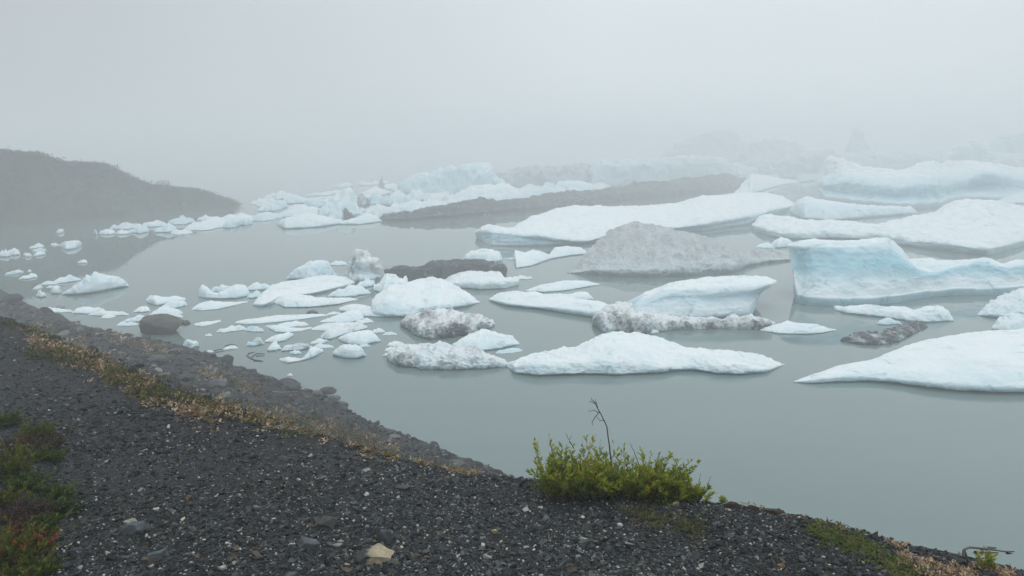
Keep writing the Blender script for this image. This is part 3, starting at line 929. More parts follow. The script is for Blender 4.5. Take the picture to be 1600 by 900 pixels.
ice('ice_floe', 'flat white wedge floe just below the horned berg',
    [(300, 484), (315, 486), (340, 484), (365, 478), (388, 472)], [(300, 482), (312, 474), (330, 470), (350, 472), (370, 472), (388, 471)], k=0.6)
ice('ice_floe', 'long thin pale strip of ice left of the brash ice',
    [(368, 505), (385, 507), (410, 506), (440, 503), (475, 499), (512, 493)], [(368, 503), (385, 499), (410, 496), (430, 493), (460, 492), (490, 491), (512, 492)], k=0.6)
chip('ice_chunk', 'small two toned chunk with a dark top, below the teardrop floe', 478, 497, 483, 491, 0, 0.6, dirt=0.65, mat=M_DARK, k=0.4)
chip('ice_chunk', 'short thin white bit left of the main mass of brash ice', 511, 533, 486, 492, 2, 0.5, k=0.6)
ice('ice_floe', 'pale wedge of old ice at the head of the brash ice',
    [(500, 504), (525, 506), (550, 504), (569, 499)], [(500, 502), (520, 495), (538, 488), (548, 485), (561, 485), (566, 491), (569, 497)], k=0.55, dirt=0.12)
ice('ice_floe', 'white low floe at the left foot of the broad white iceberg',
    [(531, 486), (550, 492), (570, 495), (600, 496)], [(531, 481), (543, 476), (560, 475), (578, 479), (600, 484)], k=0.5)
chip('ice_chunk', 'bright strip at the right side of the pale wedge', 553, 584, 497, 506, 2, 0.6, k=0.6)
ice('ice_floe', 'greyish slab of slushy ice under the pale wedge',
    [(487, 516), (510, 518), (540, 514), (568, 509)], [(487, 513), (505, 506), (530, 504), (555, 504), (568, 506)], k=0.65, dirt=0.15)
ice('ice_rubble', 'lumpy grey rubble sloping up towards the tilted white block',
    [(501, 529), (515, 531), (532, 525), (550, 520), (574, 513)], [(501, 524), (511, 516), (525, 511), (545, 507), (562, 505), (574, 509)], k=0.55, dirt=0.27, mat=M_GRIT, rough=1.8)
ice('ice_floe', 'thin bluish edged floe in the middle of the brash ice',
    [(416, 511), (430, 519), (450, 520), (470, 518), (488, 513)], [(415, 509), (430, 508), (450, 511), (470, 513), (488, 512)], k=0.6, clear=0.1)
chip('ice_floe', 'flat slushy sheet behind the thin bluish edged floe', 430, 482, 500, 511, 3, 0.5, k=0.8, dirt=0.12)
ice('ice_chunk', 'white slanting block below the thin bluish edged floe',
    [(414, 535), (430, 536), (446, 533), (459, 525)], [(414, 532), (424, 526), (438, 522), (452, 519), (459, 521)], k=0.45)
chip('ice_chunk', 'little grey glassy piece left of the slanting block', 384, 413, 528, 541, 2, 0.6, dirt=0.3, mat=M_GRIT, k=0.5)
chip('ice_chunk', 'clear grey glassy piece below the long thin strip', 383, 413, 507, 519, -2, 0.35, dirt=0.25, clear=0.4, mat=M_GRIT, k=0.6)
chip('ice_rubble', 'grey rubble sausage above the bone shaped ice', 439, 487, 533, 548, 4, 0.5, dirt=0.3, mat=M_GRIT, rough=1.5)
chip('ice_chunk', 'crumbly white pair of lumps left of the rubble sausage', 417, 440, 534, 549, 2, 0.6, rough=1.6, dirt=0.1)
chip('ice_chunk', 'flat grey white bit right of the rubble sausage', 489, 522, 536, 545, 1, 0.4, k=0.6)
chip('ice_chunk', 'thin grey bit at the upper end of the rubble sausage', 485, 514, 528, 537, 3, 0.5, dirt=0.3, mat=M_GRIT, k=0.7)
chip('ice_chunk', 'small low bit right of the tilted white block', 579, 602, 512, 521, 2, 0.5, k=0.6)
chip('ice_chunk', 'smallest flat bit right of the tilted white block', 598, 621, 518, 524, 1, 0.5, k=0.7)
chip('ice_chunk', 'flat remnant joined below the tilted white block', 560, 578, 535, 543, 1, 0.5, k=0.6)
ice('ice_chunk', 'short white stick of ice alone on open water left of the brash ice',
    [(304, 509), (315, 511), (330, 508), (345, 503)], [(304, 506), (316, 503), (330, 502), (345, 500)], k=0.6)
chip('ice_chunk', 'white leaf shaped floe below the long thin strip', 337, 386, 507, 519, 5, 0.6, k=0.6)
chip('ice_chunk', 'tiny white crumb at the tip of the shore rocks', 449, 457, 583, 588, 0, 0.5)
# ---- left, near the boulder
ice('iceberg', 'small bluish white iceberg with a notched peak, off the left shore',
    [(97, 461), (120, 462), (145, 459), (175, 453), (201, 448)], [(97, 458), (108, 452), (120, 444), (129, 438), (135, 427), (139, 431), (143, 432), (147, 424), (163, 427), (185, 433), (195, 440), (201, 446)],
    k=0.18, clear=0.16, rough=0.7, lipclear=0.4)
ice('ice_floe', 'knobbly white slab topmost of the floes behind the boulder',
    [(232, 474), (245, 478), (268, 474), (290, 470)], [(228, 468), (234, 461), (240, 462), (255, 464), (275, 463), (290, 467)], k=0.4)
chip('ice_chunk', 'bluish slab right of the knobbly white slab', 250, 293, 468, 482, 5, 0.6, k=0.5)
chip('ice_chunk', 'small pointed floe left of the flat floes behind the boulder', 208, 235, 477, 489, 1, 0.6)
chip('ice_floe', 'flat white floe right behind the boulder', 233, 286, 478, 494, 3, 0.5, k=0.6)
chip('ice_chunk', 'thin grey white floe touching the back of the boulder', 248, 286, 488, 498, 3, 0.6, k=0.7)
chip('ice_floe', 'thin white floe just left of the top of the boulder', 191, 234, 492, 503, 4, 0.6, k=0.6)
chip('ice_chunk', 'narrow white strip left of the boulder, nearest the bank', 182, 216, 502, 510, 1, 0.4, k=0.6)
chip('stone', 'dark flat stone frozen in ice right of the boulder', 280, 298, 498, 508, 1, 0.6, dirt=0.9, mat=M_DARK, k=0.4, cat='stone')
chip('ice_chunk', 'white sliver leaning on the right side of the boulder', 268, 281, 502, 512, -3, 0.3)
chip('ice_chunk', 'round white ball of ice off the stony shore', 285, 313, 528, 545, 0, 0.45, k=0.2)
chip('ice_chunk', 'tiny white speck right of the boulder', 320, 332, 521, 526, 0, 0.5)
chip('ice_chunk', 'tiny white speck close to the stony shore', 323, 334, 546, 551, 0, 0.5)
chip('ice_chunk', 'small white chip among dark floating twigs', 349, 372, 539, 547, 2, 0.5)
chip('ice_floe', 'white floe nearest the left bank, half hidden by the ground', 64, 116, 480, 489, 0, 0.3, k=0.6)
chip('ice_chunk', 'thin dark streaked sliver above the floe at the left bank', 84, 104, 476, 482, 1, 0.5, dirt=0.35, mat=M_GRIT)
chip('ice_floe', 'puffy white floe between the left bank and the notched iceberg', 113, 168, 478, 491, 1, 0.4, k=0.5)
chip('ice_floe', 'pointed white floe at the right end of the row below the notched iceberg', 138, 201, 482, 494, 0, 0.5, k=0.55)
chip('ice_chunk', 'thin white wedge in front of the pointed floe', 157, 181, 489, 498, 2, 0.5, k=0.6)
chip('ice_chunk', 'white bitty floe left of the notched iceberg, longest of its cluster', 80, 126, 430, 442, 5, 0.7, k=0.5)
chip('ice_chunk', 'greyish flat floe in the cluster left of the notched iceberg', 64, 90, 438, 445, 1, 0.5, k=0.6)
chip('ice_chunk', 'leftmost little floe of the cluster beside the notched iceberg', 51, 67, 444, 452, 2, 0.6)
chip('ice_chunk', 'thin bright sliver above the ball shaped ice lumps', 72, 95, 445, 450, 1, 0.5, k=0.6)
chip('ice_chunk', 'larger ball shaped lump next to the notched iceberg', 79, 96, 446, 460, 0, 0.55, k=0.2)
chip('ice_chunk', 'smaller ball shaped lump nearer the left bank', 57, 72, 452, 465, 0, 0.5, k=0.2)
chip('ice_chunk', 'upper of two slanting ice sticks in the hill reflection', 7, 37, 421, 429, 4, 0.7, k=0.4)
chip('ice_chunk', 'lower of two slanting ice sticks in the hill reflection', 29, 59, 427, 436, 3, 0.8, k=0.4)
chip('ice_chunk', 'tiny speck above the slanting ice sticks', 43, 49, 421, 425, 0, 0.5)
chip('ice_chunk', 'tiny pair of specks in the edge of the hill reflection', 121, 137, 405, 412, 0, 0.7, k=0.3)
ice('ice_chunk', 'bluish white rounded chunk alone in the hill reflection',
    [(92, 385), (104, 391), (118, 389), (127, 384)], [(92, 382), (100, 378), (112, 376), (124, 376), (127, 381)], k=0.3, clear=0.1)
chip('ice_chunk', 'thin flat bit left of the bluish white chunk', 79, 92, 379, 384, 0, 0.5)
chip('ice_chunk', 'slanting flat bit at the top of the broken group under the hill', 45, 69, 380, 388, 3, 0.6, k=0.4)
chip('ice_chunk', 'knobbly bit in the middle of the broken group under the hill', 50, 73, 386, 394, 1, 0.6, k=0.3)
chip('ice_chunk', 'lower right bit of the broken group under the hill', 52, 72, 391, 400, 2, 0.6, k=0.3)
chip('ice_chunk', 'square bit at the left of the broken group under the hill', 35, 51, 393, 402, 0, 0.4, k=0.2)
chip('ice_chunk', 'ragged ice bit at the left edge of the picture under the hill', -4, 17, 388, 402, 0, 0.6, k=0.3)
chip('ice_chunk', 'arched ice bit close to the left edge under the hill', 10, 31, 386, 400, 0, 0.5, k=0.3)
chip('ice_chunk', 'pointed white scrap under the middle of the hill', 87, 100, 356, 365, 0, 0.4, k=0.2)
chip('ice_chunk', 'thin upright splinter at the left end of the far ice line', 146, 152, 356, 368, 0, 0.4, k=0.1)
# ---- the far line of ice by the hill
g = 'far line of broken ice below the hill'
chip('ice_chunk', 'oval chunk first after the splinter in the far ice line', 154, 181, 356, 367, 0, 0.5, group=g, k=0.3)
chip('ice_chunk', 'flat chunk second after the splinter in the far ice line', 181, 204, 358, 367, 0, 0.4, group=g, k=0.3)
chip('ice_chunk', 'blocky chunk with a square right end in the far ice line', 201, 233, 351, 365, 1, 0.75, group=g, k=0.3)
chip('ice_floe', 'low back row of bits at the left end of the far ice line', 170, 226, 347, 358, 3, 0.5, group=g, k=0.5)
chip('ice_chunk', 'knobbly chunk above the square ended chunk in the far ice line', 222, 262, 343, 355, 2, 0.4, group=g, k=0.4)
chip('ice_chunk', 'teal fronted chunk in the middle of the far ice line', 240, 277, 347, 364, 1, 0.6, group=g, k=0.25, clear=0.35)
chip('ice_chunk', 'rounded white chunk behind the teal fronted chunk', 262, 307, 336, 351, 2, 0.5, group=g, k=0.4)
chip('ice_chunk', 'thin sliver with dark underside before the teal fronted chunk', 266, 302, 357, 367, 1, 0.4, group=g, k=0.5, dirt=0.2)
chip('ice_floe', 'broad flat pale floe in the far ice line', 286, 358, 340, 360, 6, 0.6, group=g, k=0.6)
chip('ice_chunk', 'left one of two teal blocks ending the far ice line', 347, 374, 342, 357, 1, 0.6, group=g, k=0.2, clear=0.4)
chip('ice_chunk', 'right one of two teal blocks ending the far ice line', 372, 394, 340, 353, 1, 0.5, group=g, k=0.2, clear=0.4)
chip('ice_chunk', 'small round chunk at the back of the far ice line', 308, 334, 335, 345, 1, 0.5, group=g, k=0.4)
chip('ice_floe', 'long low floe behind the two teal blocks', 332, 404, 332, 348, 3, 0.6, group=g, k=0.6)
chip('ice_floe', 'hazy floe with grey underside leading to the far central ice', 392, 440, 330, 345, 3, 0.5, group=g, k=0.5)
# ---- the far central ice
g = 'hazy ice at the far side of the lake'
ice('ice_floe', 'low rounded hazy floe, nearest of the far central ice',
    [(434, 352), (446, 358), (470, 357), (500, 355), (534, 350)], [(433, 347), (449, 340), (468, 334), (485, 332), (500, 336), (515, 340), (534, 343)], k=0.3, group=g, undercut=0.3)
ice('ice_floe', 'hazy white floe touching the left end of the dark ridge',
    [(533, 351), (560, 351), (580, 349), (597, 346)], [(533, 345), (555, 340), (575, 335), (586, 336), (597, 344)], k=0.3, group=g)
chip('ice_floe', 'hazy flat sheet behind the low rounded floe', 430, 520, 322, 340, 1, 0.5, group=g, k=0.5)
ice('iceberg', 'pale blue pointed peak of ice rising from the far central ice',
    [(500, 341), (530, 342), (566, 337)], [(499, 327), (518, 312), (533, 300), (543, 293), (549, 295), (552, 305), (557, 318), (566, 331)], k=0.2, group=g, clear=0.22)
chip('ice_chunk', 'hazy light blue block left of the pointed peak', 478, 514, 309, 325, 0, 0.4, group=g, k=0.2, clear=0.3)
chip('ice_chunk', 'dark stony chunk right below the pointed peak', 532, 551, 323, 342, 0, 0.35, group=g, k=0.1, dirt=0.8, mat=M_DARK)
chip('ice_rubble', 'hazy rubble right of the pointed peak', 555, 622, 318, 336, 2, 0.5, group=g, k=0.3, rough=1.8, dirt=0.1, mat=M_GRIT)
chip('iceberg', 'hazy dull grey block behind the far rubble', 553, 580, 302, 322, 0, 0.5, group=g, k=0.15, dirt=0.45, mat=M_GRIT)
chip('iceberg', 'hazy teal block beside the dull grey one', 574, 602, 299, 322, 0, 0.4, group=g, k=0.15, clear=0.4)
chip('ice_rubble', 'broken white rubble leaning on the back of the dark ridge', 600, 716, 306, 333, 4, 0.6, group=g, k=0.35, rough=1.5, dirt=0.08)
chip('ice_chunk', 'upright white shard behind the dark ridge', 680, 716, 307, 326, 2, 0.6, group=g, k=0.2)
ice('iceberg', 'hazy layered white mound behind the middle of the dark ridge',
    [(700, 318), (740, 320), (780, 319), (820, 314)], [(700, 309), (718, 300), (735, 290), (760, 288), (785, 287), (800, 292), (808, 299), (820, 309)], k=0.2, group=g)
chip('ice_floe', 'flat hazy shelf right of the layered white mound', 800, 885, 290, 309, 6, 0.5, group=g, k=0.3)
ice('iceberg', 'small light blue table of ice behind the dark ridge',
    [(868, 300), (890, 302), (926, 301)], [(866, 292), (874, 284), (890, 283), (908, 283), (920, 286), (926, 291)], k=0.15, group=g, clear=0.25)
g = 'ice walls half lost in the fog'
ice('ice_cliff', 'faint teal cliff of ice left of the far middle',
    [(625, 305), (680, 306), (740, 306), (795, 302)], [(625, 288), (650, 274), (690, 262), (712, 255), (745, 256), (762, 259), (776, 276), (795, 292)], k=0.1, group=g, clear=0.35, cat='ice cliff')
ice('ice_cliff', 'faint grey brown cliff of ice in the far middle',
    [(775, 296), (830, 297), (880, 296), (940, 293)], [(775, 268), (800, 262), (835, 259), (880, 258), (900, 255), (920, 257), (940, 259)], k=0.05, group=g, clear=0.1, dirt=0.5, mat=M_GREY, cat='ice cliff')
ice('ice_cliff', 'flat topped pale cliff of ice behind the right half of the dark ridge',
    [(925, 295), (980, 294), (1040, 291), (1100, 287), (1160, 284), (1180, 283)], [(925, 262), (940, 251), (955, 249), (1000, 248), (1030, 246), (1060, 244), (1100, 245), (1120, 247), (1150, 254), (1180, 262)],
    k=0.06, group=g, clear=0.25, dirt=0.25, mat=M_GREY, rough=0.6, cat='ice cliff')
ice('ice_chunk', 'bright blue white block behind the right end of the dark ridge',
    [(1142, 283), (1155, 286), (1170, 281)], [(1142, 277), (1147, 268), (1153, 263), (1163, 258), (1167, 264), (1170, 272)], k=0.1, group=g, clear=0.12)
ice('ice_floe', 'white low floe running right from the end of the dark ridge',
    [(1150, 304), (1175, 303), (1205, 294), (1230, 288), (1252, 284)], [(1150, 298), (1162, 285), (1172, 273), (1195, 273), (1215, 278), (1235, 281), (1252, 282)], k=0.5, group=g)
ice('ice_cliff', 'hazy grey brown cliff of ice left of the massive blue fronted iceberg',
    [(1165, 279), (1210, 281), (1260, 281), (1300, 279), (1340, 276)], [(1165, 252), (1185, 250), (1215, 250), (1230, 245), (1260, 240), (1280, 236), (1310, 240), (1340, 240)], k=0.06, group=g, clear=0.15, dirt=0.42, mat=M_GREY, cat='ice cliff')
ice('ice_cliff', 'long hazy pale cliff of ice behind the massive blue fronted iceberg',
    [(1280, 276), (1350, 277), (1420, 277), (1480, 276), (1600, 276), (1700, 274)], [(1280, 239), (1330, 237), (1380, 235), (1440, 236), (1480, 237), (1520, 240), (1600, 242), (1700, 243)], k=0.06, group=g, clear=0.08, dirt=0.3, mat=M_GREY, rough=0.8, cat='ice cliff')
g = 'faint ice hills behind the ice walls'
ice('iceberg', 'faint broad hump of ice behind the flat topped pale wall',
    [(1035, 262), (1100, 262), (1175, 262)], [(1035, 240), (1055, 224), (1085, 214), (1115, 206), (1140, 208), (1160, 218), (1175, 236)], k=0.02, group=g, Y0=190, dirt=0.35, mat=M_GREY, clear=0.1)
ice('iceberg', 'faint lower hump right of the broad hump',
    [(1150, 262), (1200, 262), (1270, 262)], [(1150, 240), (1170, 224), (1195, 216), (1220, 220), (1250, 226), (1270, 240)], k=0.02, group=g, Y0=165, dirt=0.4, mat=M_GREY)
ice('ice_pinnacle', 'faint dark upright pinnacle in the fog above the massive iceberg',
    [(1322, 262), (1338, 262), (1354, 262)], [(1322, 244), (1329, 215), (1334, 200), (1342, 198), (1348, 208), (1350, 226), (1354, 244)], k=0.0, group=g, Y0=185, dirt=0.35, mat=M_GREY, cat='ice pinnacle')
ice('iceberg', 'faint pale dome of ice at the far right',
    [(1475, 266), (1515, 266), (1565, 266)], [(1475, 244), (1492, 232), (1505, 221), (1522, 218), (1540, 224), (1552, 234), (1565, 246)], k=0.02, group=g, Y0=125, clear=0.2, rough=0.7)
ice('iceberg', 'faint teal iceberg filling the far right corner of the lake',
    [(1520, 262), (1580, 262), (1650, 262), (1760, 262)], [(1520, 244), (1540, 226), (1560, 214), (1590, 207), (1640, 205), (1700, 210), (1760, 240)], k=0.02, group=g, Y0=150, clear=0.5, rough=0.8)
ice('ice_pinnacle', 'thin curved spire barely visible left of the far middle',
    [(590, 308), (597, 308), (605, 308)], [(590, 300), (594, 282), (597, 274), (600, 290), (605, 302)], k=0.0, group=g, Y0=95, dirt=0.4, mat=M_GREY, cat='ice pinnacle')

g = 'hazy ice at the far side of the lake'
for (x0, x1, yt, yb, tl, pk, kw, lab) in [
        (420, 452, 313, 326, 2, 0.5, {}, 'pale hazy lump left of the hazy flat sheet'),
        (445, 486, 318, 331, 2, 0.4, {}, 'pale hazy lump behind the left part of the low rounded floe'),
        (556, 600, 326, 343, 2, 0.5, dict(dirt=0.2, mat=M_GRIT), 'grey hazy lump between the far floes and the far rubble'),
        (598, 640, 298, 322, 2, 0.5, {}, 'tall pale hazy block behind the left end of the dark ridge'),
        (630, 668, 296, 316, 2, 0.5, dict(clear=0.15), 'pale blue hazy block behind the broken white rubble'),
        (618, 660, 315, 332, 3, 0.5, dict(dirt=0.2, mat=M_GRIT), 'grey streaked lump sitting on the left end of the dark ridge'),
        (660, 700, 300, 318, 2, 0.6, {}, 'hazy white shard between broken rubble and layered mound'),
        (700, 740, 306, 323, 2, 0.5, {}, 'hazy white lump at the left foot of the layered mound'),
        (770, 812, 296, 314, 2, 0.4, dict(clear=0.1), 'hazy white lump at the right foot of the layered mound'),
        (808, 850, 286, 303, 3, 0.5, {}, 'hazy pale lump left of the light blue table'),
        (838, 876, 284, 300, 3, 0.5, {}, 'hazy pale lump touching the light blue table'),
        (920, 962, 281, 297, 3, 0.5, dict(dirt=0.1), 'hazy pale lump right of the light blue table'),
        (1190, 1236, 262, 282, 1, 0.5, dict(dirt=0.3, mat=M_GREY), 'dull hazy block in front of the grey brown cliff'),
        (1240, 1284, 266, 284, 1, 0.5, dict(dirt=0.2, mat=M_GREY), 'dull hazy block left of the massive iceberg'),
        (402, 440, 318, 331, 2, 0.5, {}, 'faint pale lump near the point of the hill'),
        (505, 560, 300, 318, 1, 0.5, {}, 'faint pale block behind the pointed peak'),
        (820, 866, 304, 322, 4, 0.5, dict(dirt=0.15), 'whitish clump in front of the middle of the dark ridge'),
        (745, 772, 322, 336, 2, 0.5, dict(dirt=0.2, mat=M_GRIT), 'small whitish clump at the waterline of the dark ridge')]:
    kw = dict(kw)
    chip('ice_rubble', lab, x0, x1, yt, yb, tl, pk, group=g, k=0.25, rough=1.6, **kw)

for (x0, x1, yt, yb, tl, pk, kw, lab) in [
        (410, 470, 299, 312, 1, 0.5, dict(dirt=0.15), 'very faint long floe left of the pointed peak'),
        (440, 482, 305, 319, 1, 0.4, {}, 'very faint lump in front of the faint long floe'),
        (560, 612, 292, 306, 1, 0.5, {}, 'very faint block behind the hazy teal block'),
        (612, 655, 285, 300, 1, 0.5, dict(clear=0.1), 'very faint block at the left foot of the teal cliff'),
        (668, 720, 288, 305, 1, 0.6, {}, 'pale pile of ice at the foot of the teal cliff'),
        (735, 790, 277, 294, 1, 0.4, {}, 'pale pile of ice at the right foot of the teal cliff'),
        (786, 836, 278, 292, 1, 0.5, {}, 'pale heap in front of the grey brown cliff'),
        (640, 690, 322, 336, 3, 0.5, dict(dirt=0.12), 'low white slab along the back of the dark ridge at its left end'),
        (850, 905, 289, 303, 3, 0.5, {}, 'low white slab below the light blue table'),
        (958, 1010, 276, 292, 2, 0.5, {}, 'low pale slab under the flat topped pale cliff'),
        (1030, 1085, 270, 284, 2, 0.5, dict(dirt=0.1), 'low pale slab under the right half of the flat topped cliff'),
        (470, 505, 327, 338, 1, 0.5, {}, 'hazy lump right behind the low rounded floe'),
        (512, 540, 328, 343, 1, 0.5, {}, 'hazy lump below the pointed peak, left of the dark chunk')]:
    chip('ice_rubble', lab, x0, x1, yt, yb, tl, pk, group=g, k=0.25, rough=1.6, **kw)

far_r = np.random.default_rng(404)
for i_ in range(46):
    x_ = far_r.uniform(405, 1000)
    edge = np.interp(x_, [405, 600, 780, 1000], [330, 322, 306, 286])
    y_ = edge - 1 - far_r.random() * np.interp(x_, [405, 600, 1000], [24, 34, 16])
    w_ = far_r.uniform(16, 48); h_ = far_r.uniform(5, 13)
    chip('ice_rubble', 'small hazy piece in the broken ice beyond the dark ridge and pointed peak', x_ - w_ / 2, x_ + w_ / 2, y_ - h_, y_, far_r.uniform(0, 3), far_r.uniform(0.3, 0.7),
         group='loose pieces in the far band of broken ice', k=0.25, rough=1.8, dirt=float(far_r.choice([0, 0, 0.12, 0.25])), clear=float(far_r.choice([0, 0.05, 0.2])))
for i_ in range(16):
    x_ = far_r.uniform(1170, 1600)
    y_ = far_r.uniform(258, 276)
    w_ = far_r.uniform(20, 70); h_ = far_r.uniform(6, 16)
    chip('ice_rubble', 'small hazy piece in the broken ice behind the massive blue fronted iceberg', x_ - w_ / 2, x_ + w_ / 2, y_ - h_, y_, far_r.uniform(-1, 2), far_r.uniform(0.3, 0.7),
         group='loose pieces in the far right broken ice', k=0.15, rough=1.8, dirt=float(far_r.choice([0, 0.2, 0.35])), mat=M_GREY, clear=0.1)


# ------------------------------------------------------------------ hill across the bay
def build_hill():
    base = [(-420, 392), (-200, 372), (0, 357), (50, 351), (100, 346), (150, 342), (200, 338), (250, 334), (300, 331), (350, 327), (376, 322)]
    crest = [(-420, 222), (-200, 226), (-60, 230), (0, 234), (25, 238), (57, 239), (80, 245), (92, 252), (118, 254), (145, 255), (168, 257), (185, 264), (205, 277), (225, 286), (260, 292), (285, 294), (310, 297), (330, 303), (348, 308), (362, 315), (376, 321)]
    n = 420
    bx, by = resample(base, n)
    u, s = ray(bx, by)
    Yf = H / s
    cx, cyy = resample(crest, n)
    uc_, sc_ = ray(cx, cyy)
    hh = H - sc_ * (Yf + 1.5)
    rows = [np.stack([u * Yf, Yf, 0 * u - 1.0], 1), np.stack([u * Yf, Yf, 0 * u + 0.05], 1)]
    for f in (0.35, 0.7):
        rows.append(np.stack([u * (Yf + 1.5 * f), Yf + 1.5 * f, np.maximum(hh, .05) * (f ** 0.75)], 1))
    Yc = Yf + 1.5
    rows.append(np.stack([uc_ * Yc, Yc, np.maximum(hh, 0.03)], 1))
    rows.append(np.stack([uc_ * (Yc + 3), Yc + 3, np.maximum(hh * 0.9, 0.02)], 1))
    rows.append(np.stack([uc_ * (Yc + 10), Yc + 10, 0 * hh - 0.3], 1))
    G = catmull(rows, [2, 16, 16, 16, 8, 8])
    nr, nc = G.shape[:2]
    V = G.reshape(-1, 3)
    q = V * 0.45
    wgt = np.clip(V[:, 2] / 0.6, 0, 1)
    d = 0.22 * fbm(q * 1.1, 4, 41) + 0.05 * fbm(q * 9, 3, 43, True)
    V = V + np.stack([0 * d, -d * wgt * 2, d * wgt], 1)
    idx = np.arange(nr * nc).reshape(nr, nc)
    q4 = np.stack([idx[:-1, :-1], idx[:-1, 1:], idx[1:, 1:], idx[1:, :-1]], -1).reshape(-1, 4)
    m = np.clip(0.5 + 1.2 * fbm(V * np.array([0.25, 0.25, 0.5]), 4, 47), 0, 1)[:, None]
    rockb = np.clip(1 - V[:, 2] / 0.45, 0, 1)[:, None]
    c = (1 - m) * np.array([[0.045, 0.05, 0.035]]) + m * np.array([[0.075, 0.085, 0.04]])
    c = c * (1 - rockb) + rockb * np.array([[0.07, 0.07, 0.07]])
    o = mesh_obj('hill', V, q4, None, M_HILL, colour=c)
    tag(o, 'scrub covered hill sloping down to a point in the fog', kind='structure')
    # scrub: leafy cushions along the hill side and its skyline
    r = np.random.default_rng(31)
    top = G[int(nr * 0.2):int(nr * 0.86)].reshape(-1, 3)
    pick = top[r.integers(0, len(top), 1500)]
    pick = pick[pick[:, 2] > 0.35]
    n = len(pick)
    Vs, Ts, Cs = [], [], []
    k = 26
    size = (0.14 + 0.34 * r.random(n) ** 2)
    ctr = np.repeat(pick, k, 0) + r.normal(0, 1, (n * k, 3)) * np.repeat(size, k)[:, None] * np.array([1.3, 1.1, 0.42])
    ctr[:, 2] -= np.repeat(size, k) * 0.1
    a = r.normal(0, 1, (n * k, 3)); a /= np.linalg.norm(a, axis=1, keepdims=True)
    b = np.cross(a, r.normal(0, 1, (n * k, 3))); b /= np.linalg.norm(b, axis=1, keepdims=True)
    L_ = (0.06 + 0.07 * r.random(n * k))[:, None]
    tri = np.stack([ctr - a * L_, ctr + a * L_, ctr + b * L_ * 1.4], 1).reshape(-1, 3)
    tt = np.arange(len(tri)).reshape(-1, 3)
    cc = np.repeat(np.repeat(np.array([0.05, 0.06, 0.028])[None] * (0.8 + 0.4 * r.random((n, 1))), k, 0), 3, 0)
    tag(mesh_obj('scrub', tri, None, tt, M_LEAF, smooth=False, colour=cc), 'low dark green scrub growing over the foggy hill', kind='stuff')


build_hill()


def far_bush(px, py, wpx, hpx, Y, label):
    r = np.random.default_rng(int(px))
    u, s = ray(px, py)
    c = np.array([u * Y, Y, H - s * Y])
    W, Hh = wpx / F * Y, hpx / F * Y
    root = empty('bush', c.tolist())
    tag(root, label, 'bush', None)
    n = 900
    d = r.normal(0, 1, (n, 3)); d /= np.linalg.norm(d, axis=1, keepdims=True)
    p = d * (0.6 + 0.4 * r.random((n, 1))) * np.array([W / 2, W / 2, Hh / 2]) + np.array([0, 0, Hh / 2])
    p += 0.12 * W * fbm(d * 2.5, 2, int(px))[:, None] * d
    a = r.normal(0, 1, (n, 3)); b = r.normal(0, 1, (n, 3))
    tri = np.stack([p - a * 0.03, p + a * 0.03, p + b * 0.045], 1).reshape(-1, 3)
    col = np.repeat(np.array([0.04, 0.05, 0.03])[None] * (0.7 + 0.6 * r.random((n, 1))), 3, 0)
    mesh_obj('foliage', tri, None, np.arange(3 * n).reshape(-1, 3), M_LEAF, root, False, colour=col)
    V, Q = tube([(0, 0, -0.25), (0.02, 0, 0.1), (0.04, 0.02, Hh * 0.55)], [0.06, 0.045, 0.02], 7)
    mesh_obj('stem', V, Q, None, M_WOOD, root, True, colour=np.full((len(V), 3), 0.05))


def tube(pts, rad, sides=6):
    P = np.asarray(pts, float)
    R = np.asarray(rad, float)
    n = len(P)
    T = np.gradient(P, axis=0)
    T /= np.linalg.norm(T, axis=1, keepdims=True) + 1e-9
    ref = np.array([0.31, 0.87, 0.38])
    A = np.cross(T, ref); A /= np.linalg.norm(A, axis=1, keepdims=True) + 1e-9
    B = np.cross(T, A)
    th = np.linspace(0, 2 * math.pi, sides, endpoint=False)
    V = (P[:, None] + R[:, None, None] * (np.cos(th)[None, :, None] * A[:, None] + np.sin(th)[None, :, None] * B[:, None])).reshape(-1, 3)
    idx = np.arange(n * sides).reshape(n, sides)
    nx = np.roll(idx, -1, 1)
    Q = np.stack([idx[:-1], nx[:-1], nx[1:], idx[1:]], -1).reshape(-1, 4)
    return V, Q


far_bush(255, 294, 24, 13, 103, 'round dark bush standing on the skyline of the foggy hill')

# ------------------------------------------------------------------ rocks
import bmesh


def ico(sub):
    bm = bmesh.new()
    bmesh.ops.create_icosphere(bm, subdivisions=sub, radius=1)
    V = np.array([v.co[:] for v in bm.verts])
    T = np.array([[v.index for v in f.verts] for f in bm.faces])
    bm.free()
    return V, T


ICO = {k: ico(k) for k in (1, 2, 3, 5)}


def rock_shape(sub, seed, cuts=9, sharp=1.0, rough=0.07, h0=0.55):
    r = np.random.default_rng(seed)
    V, T = ICO[sub]
    V = V.copy()
    for i in range(cuts):
        d = r.normal(0, 1, 3); d /= np.linalg.norm(d)
        h = h0 + 0.35 * r.random()
        over = V @ d - h
        V = V - np.clip(over, 0, None)[:, None] * d[None] * sharp
    V = V + V * (rough * fbm(V * 2.2 + seed, 4, seed))[:, None]
    return V, T


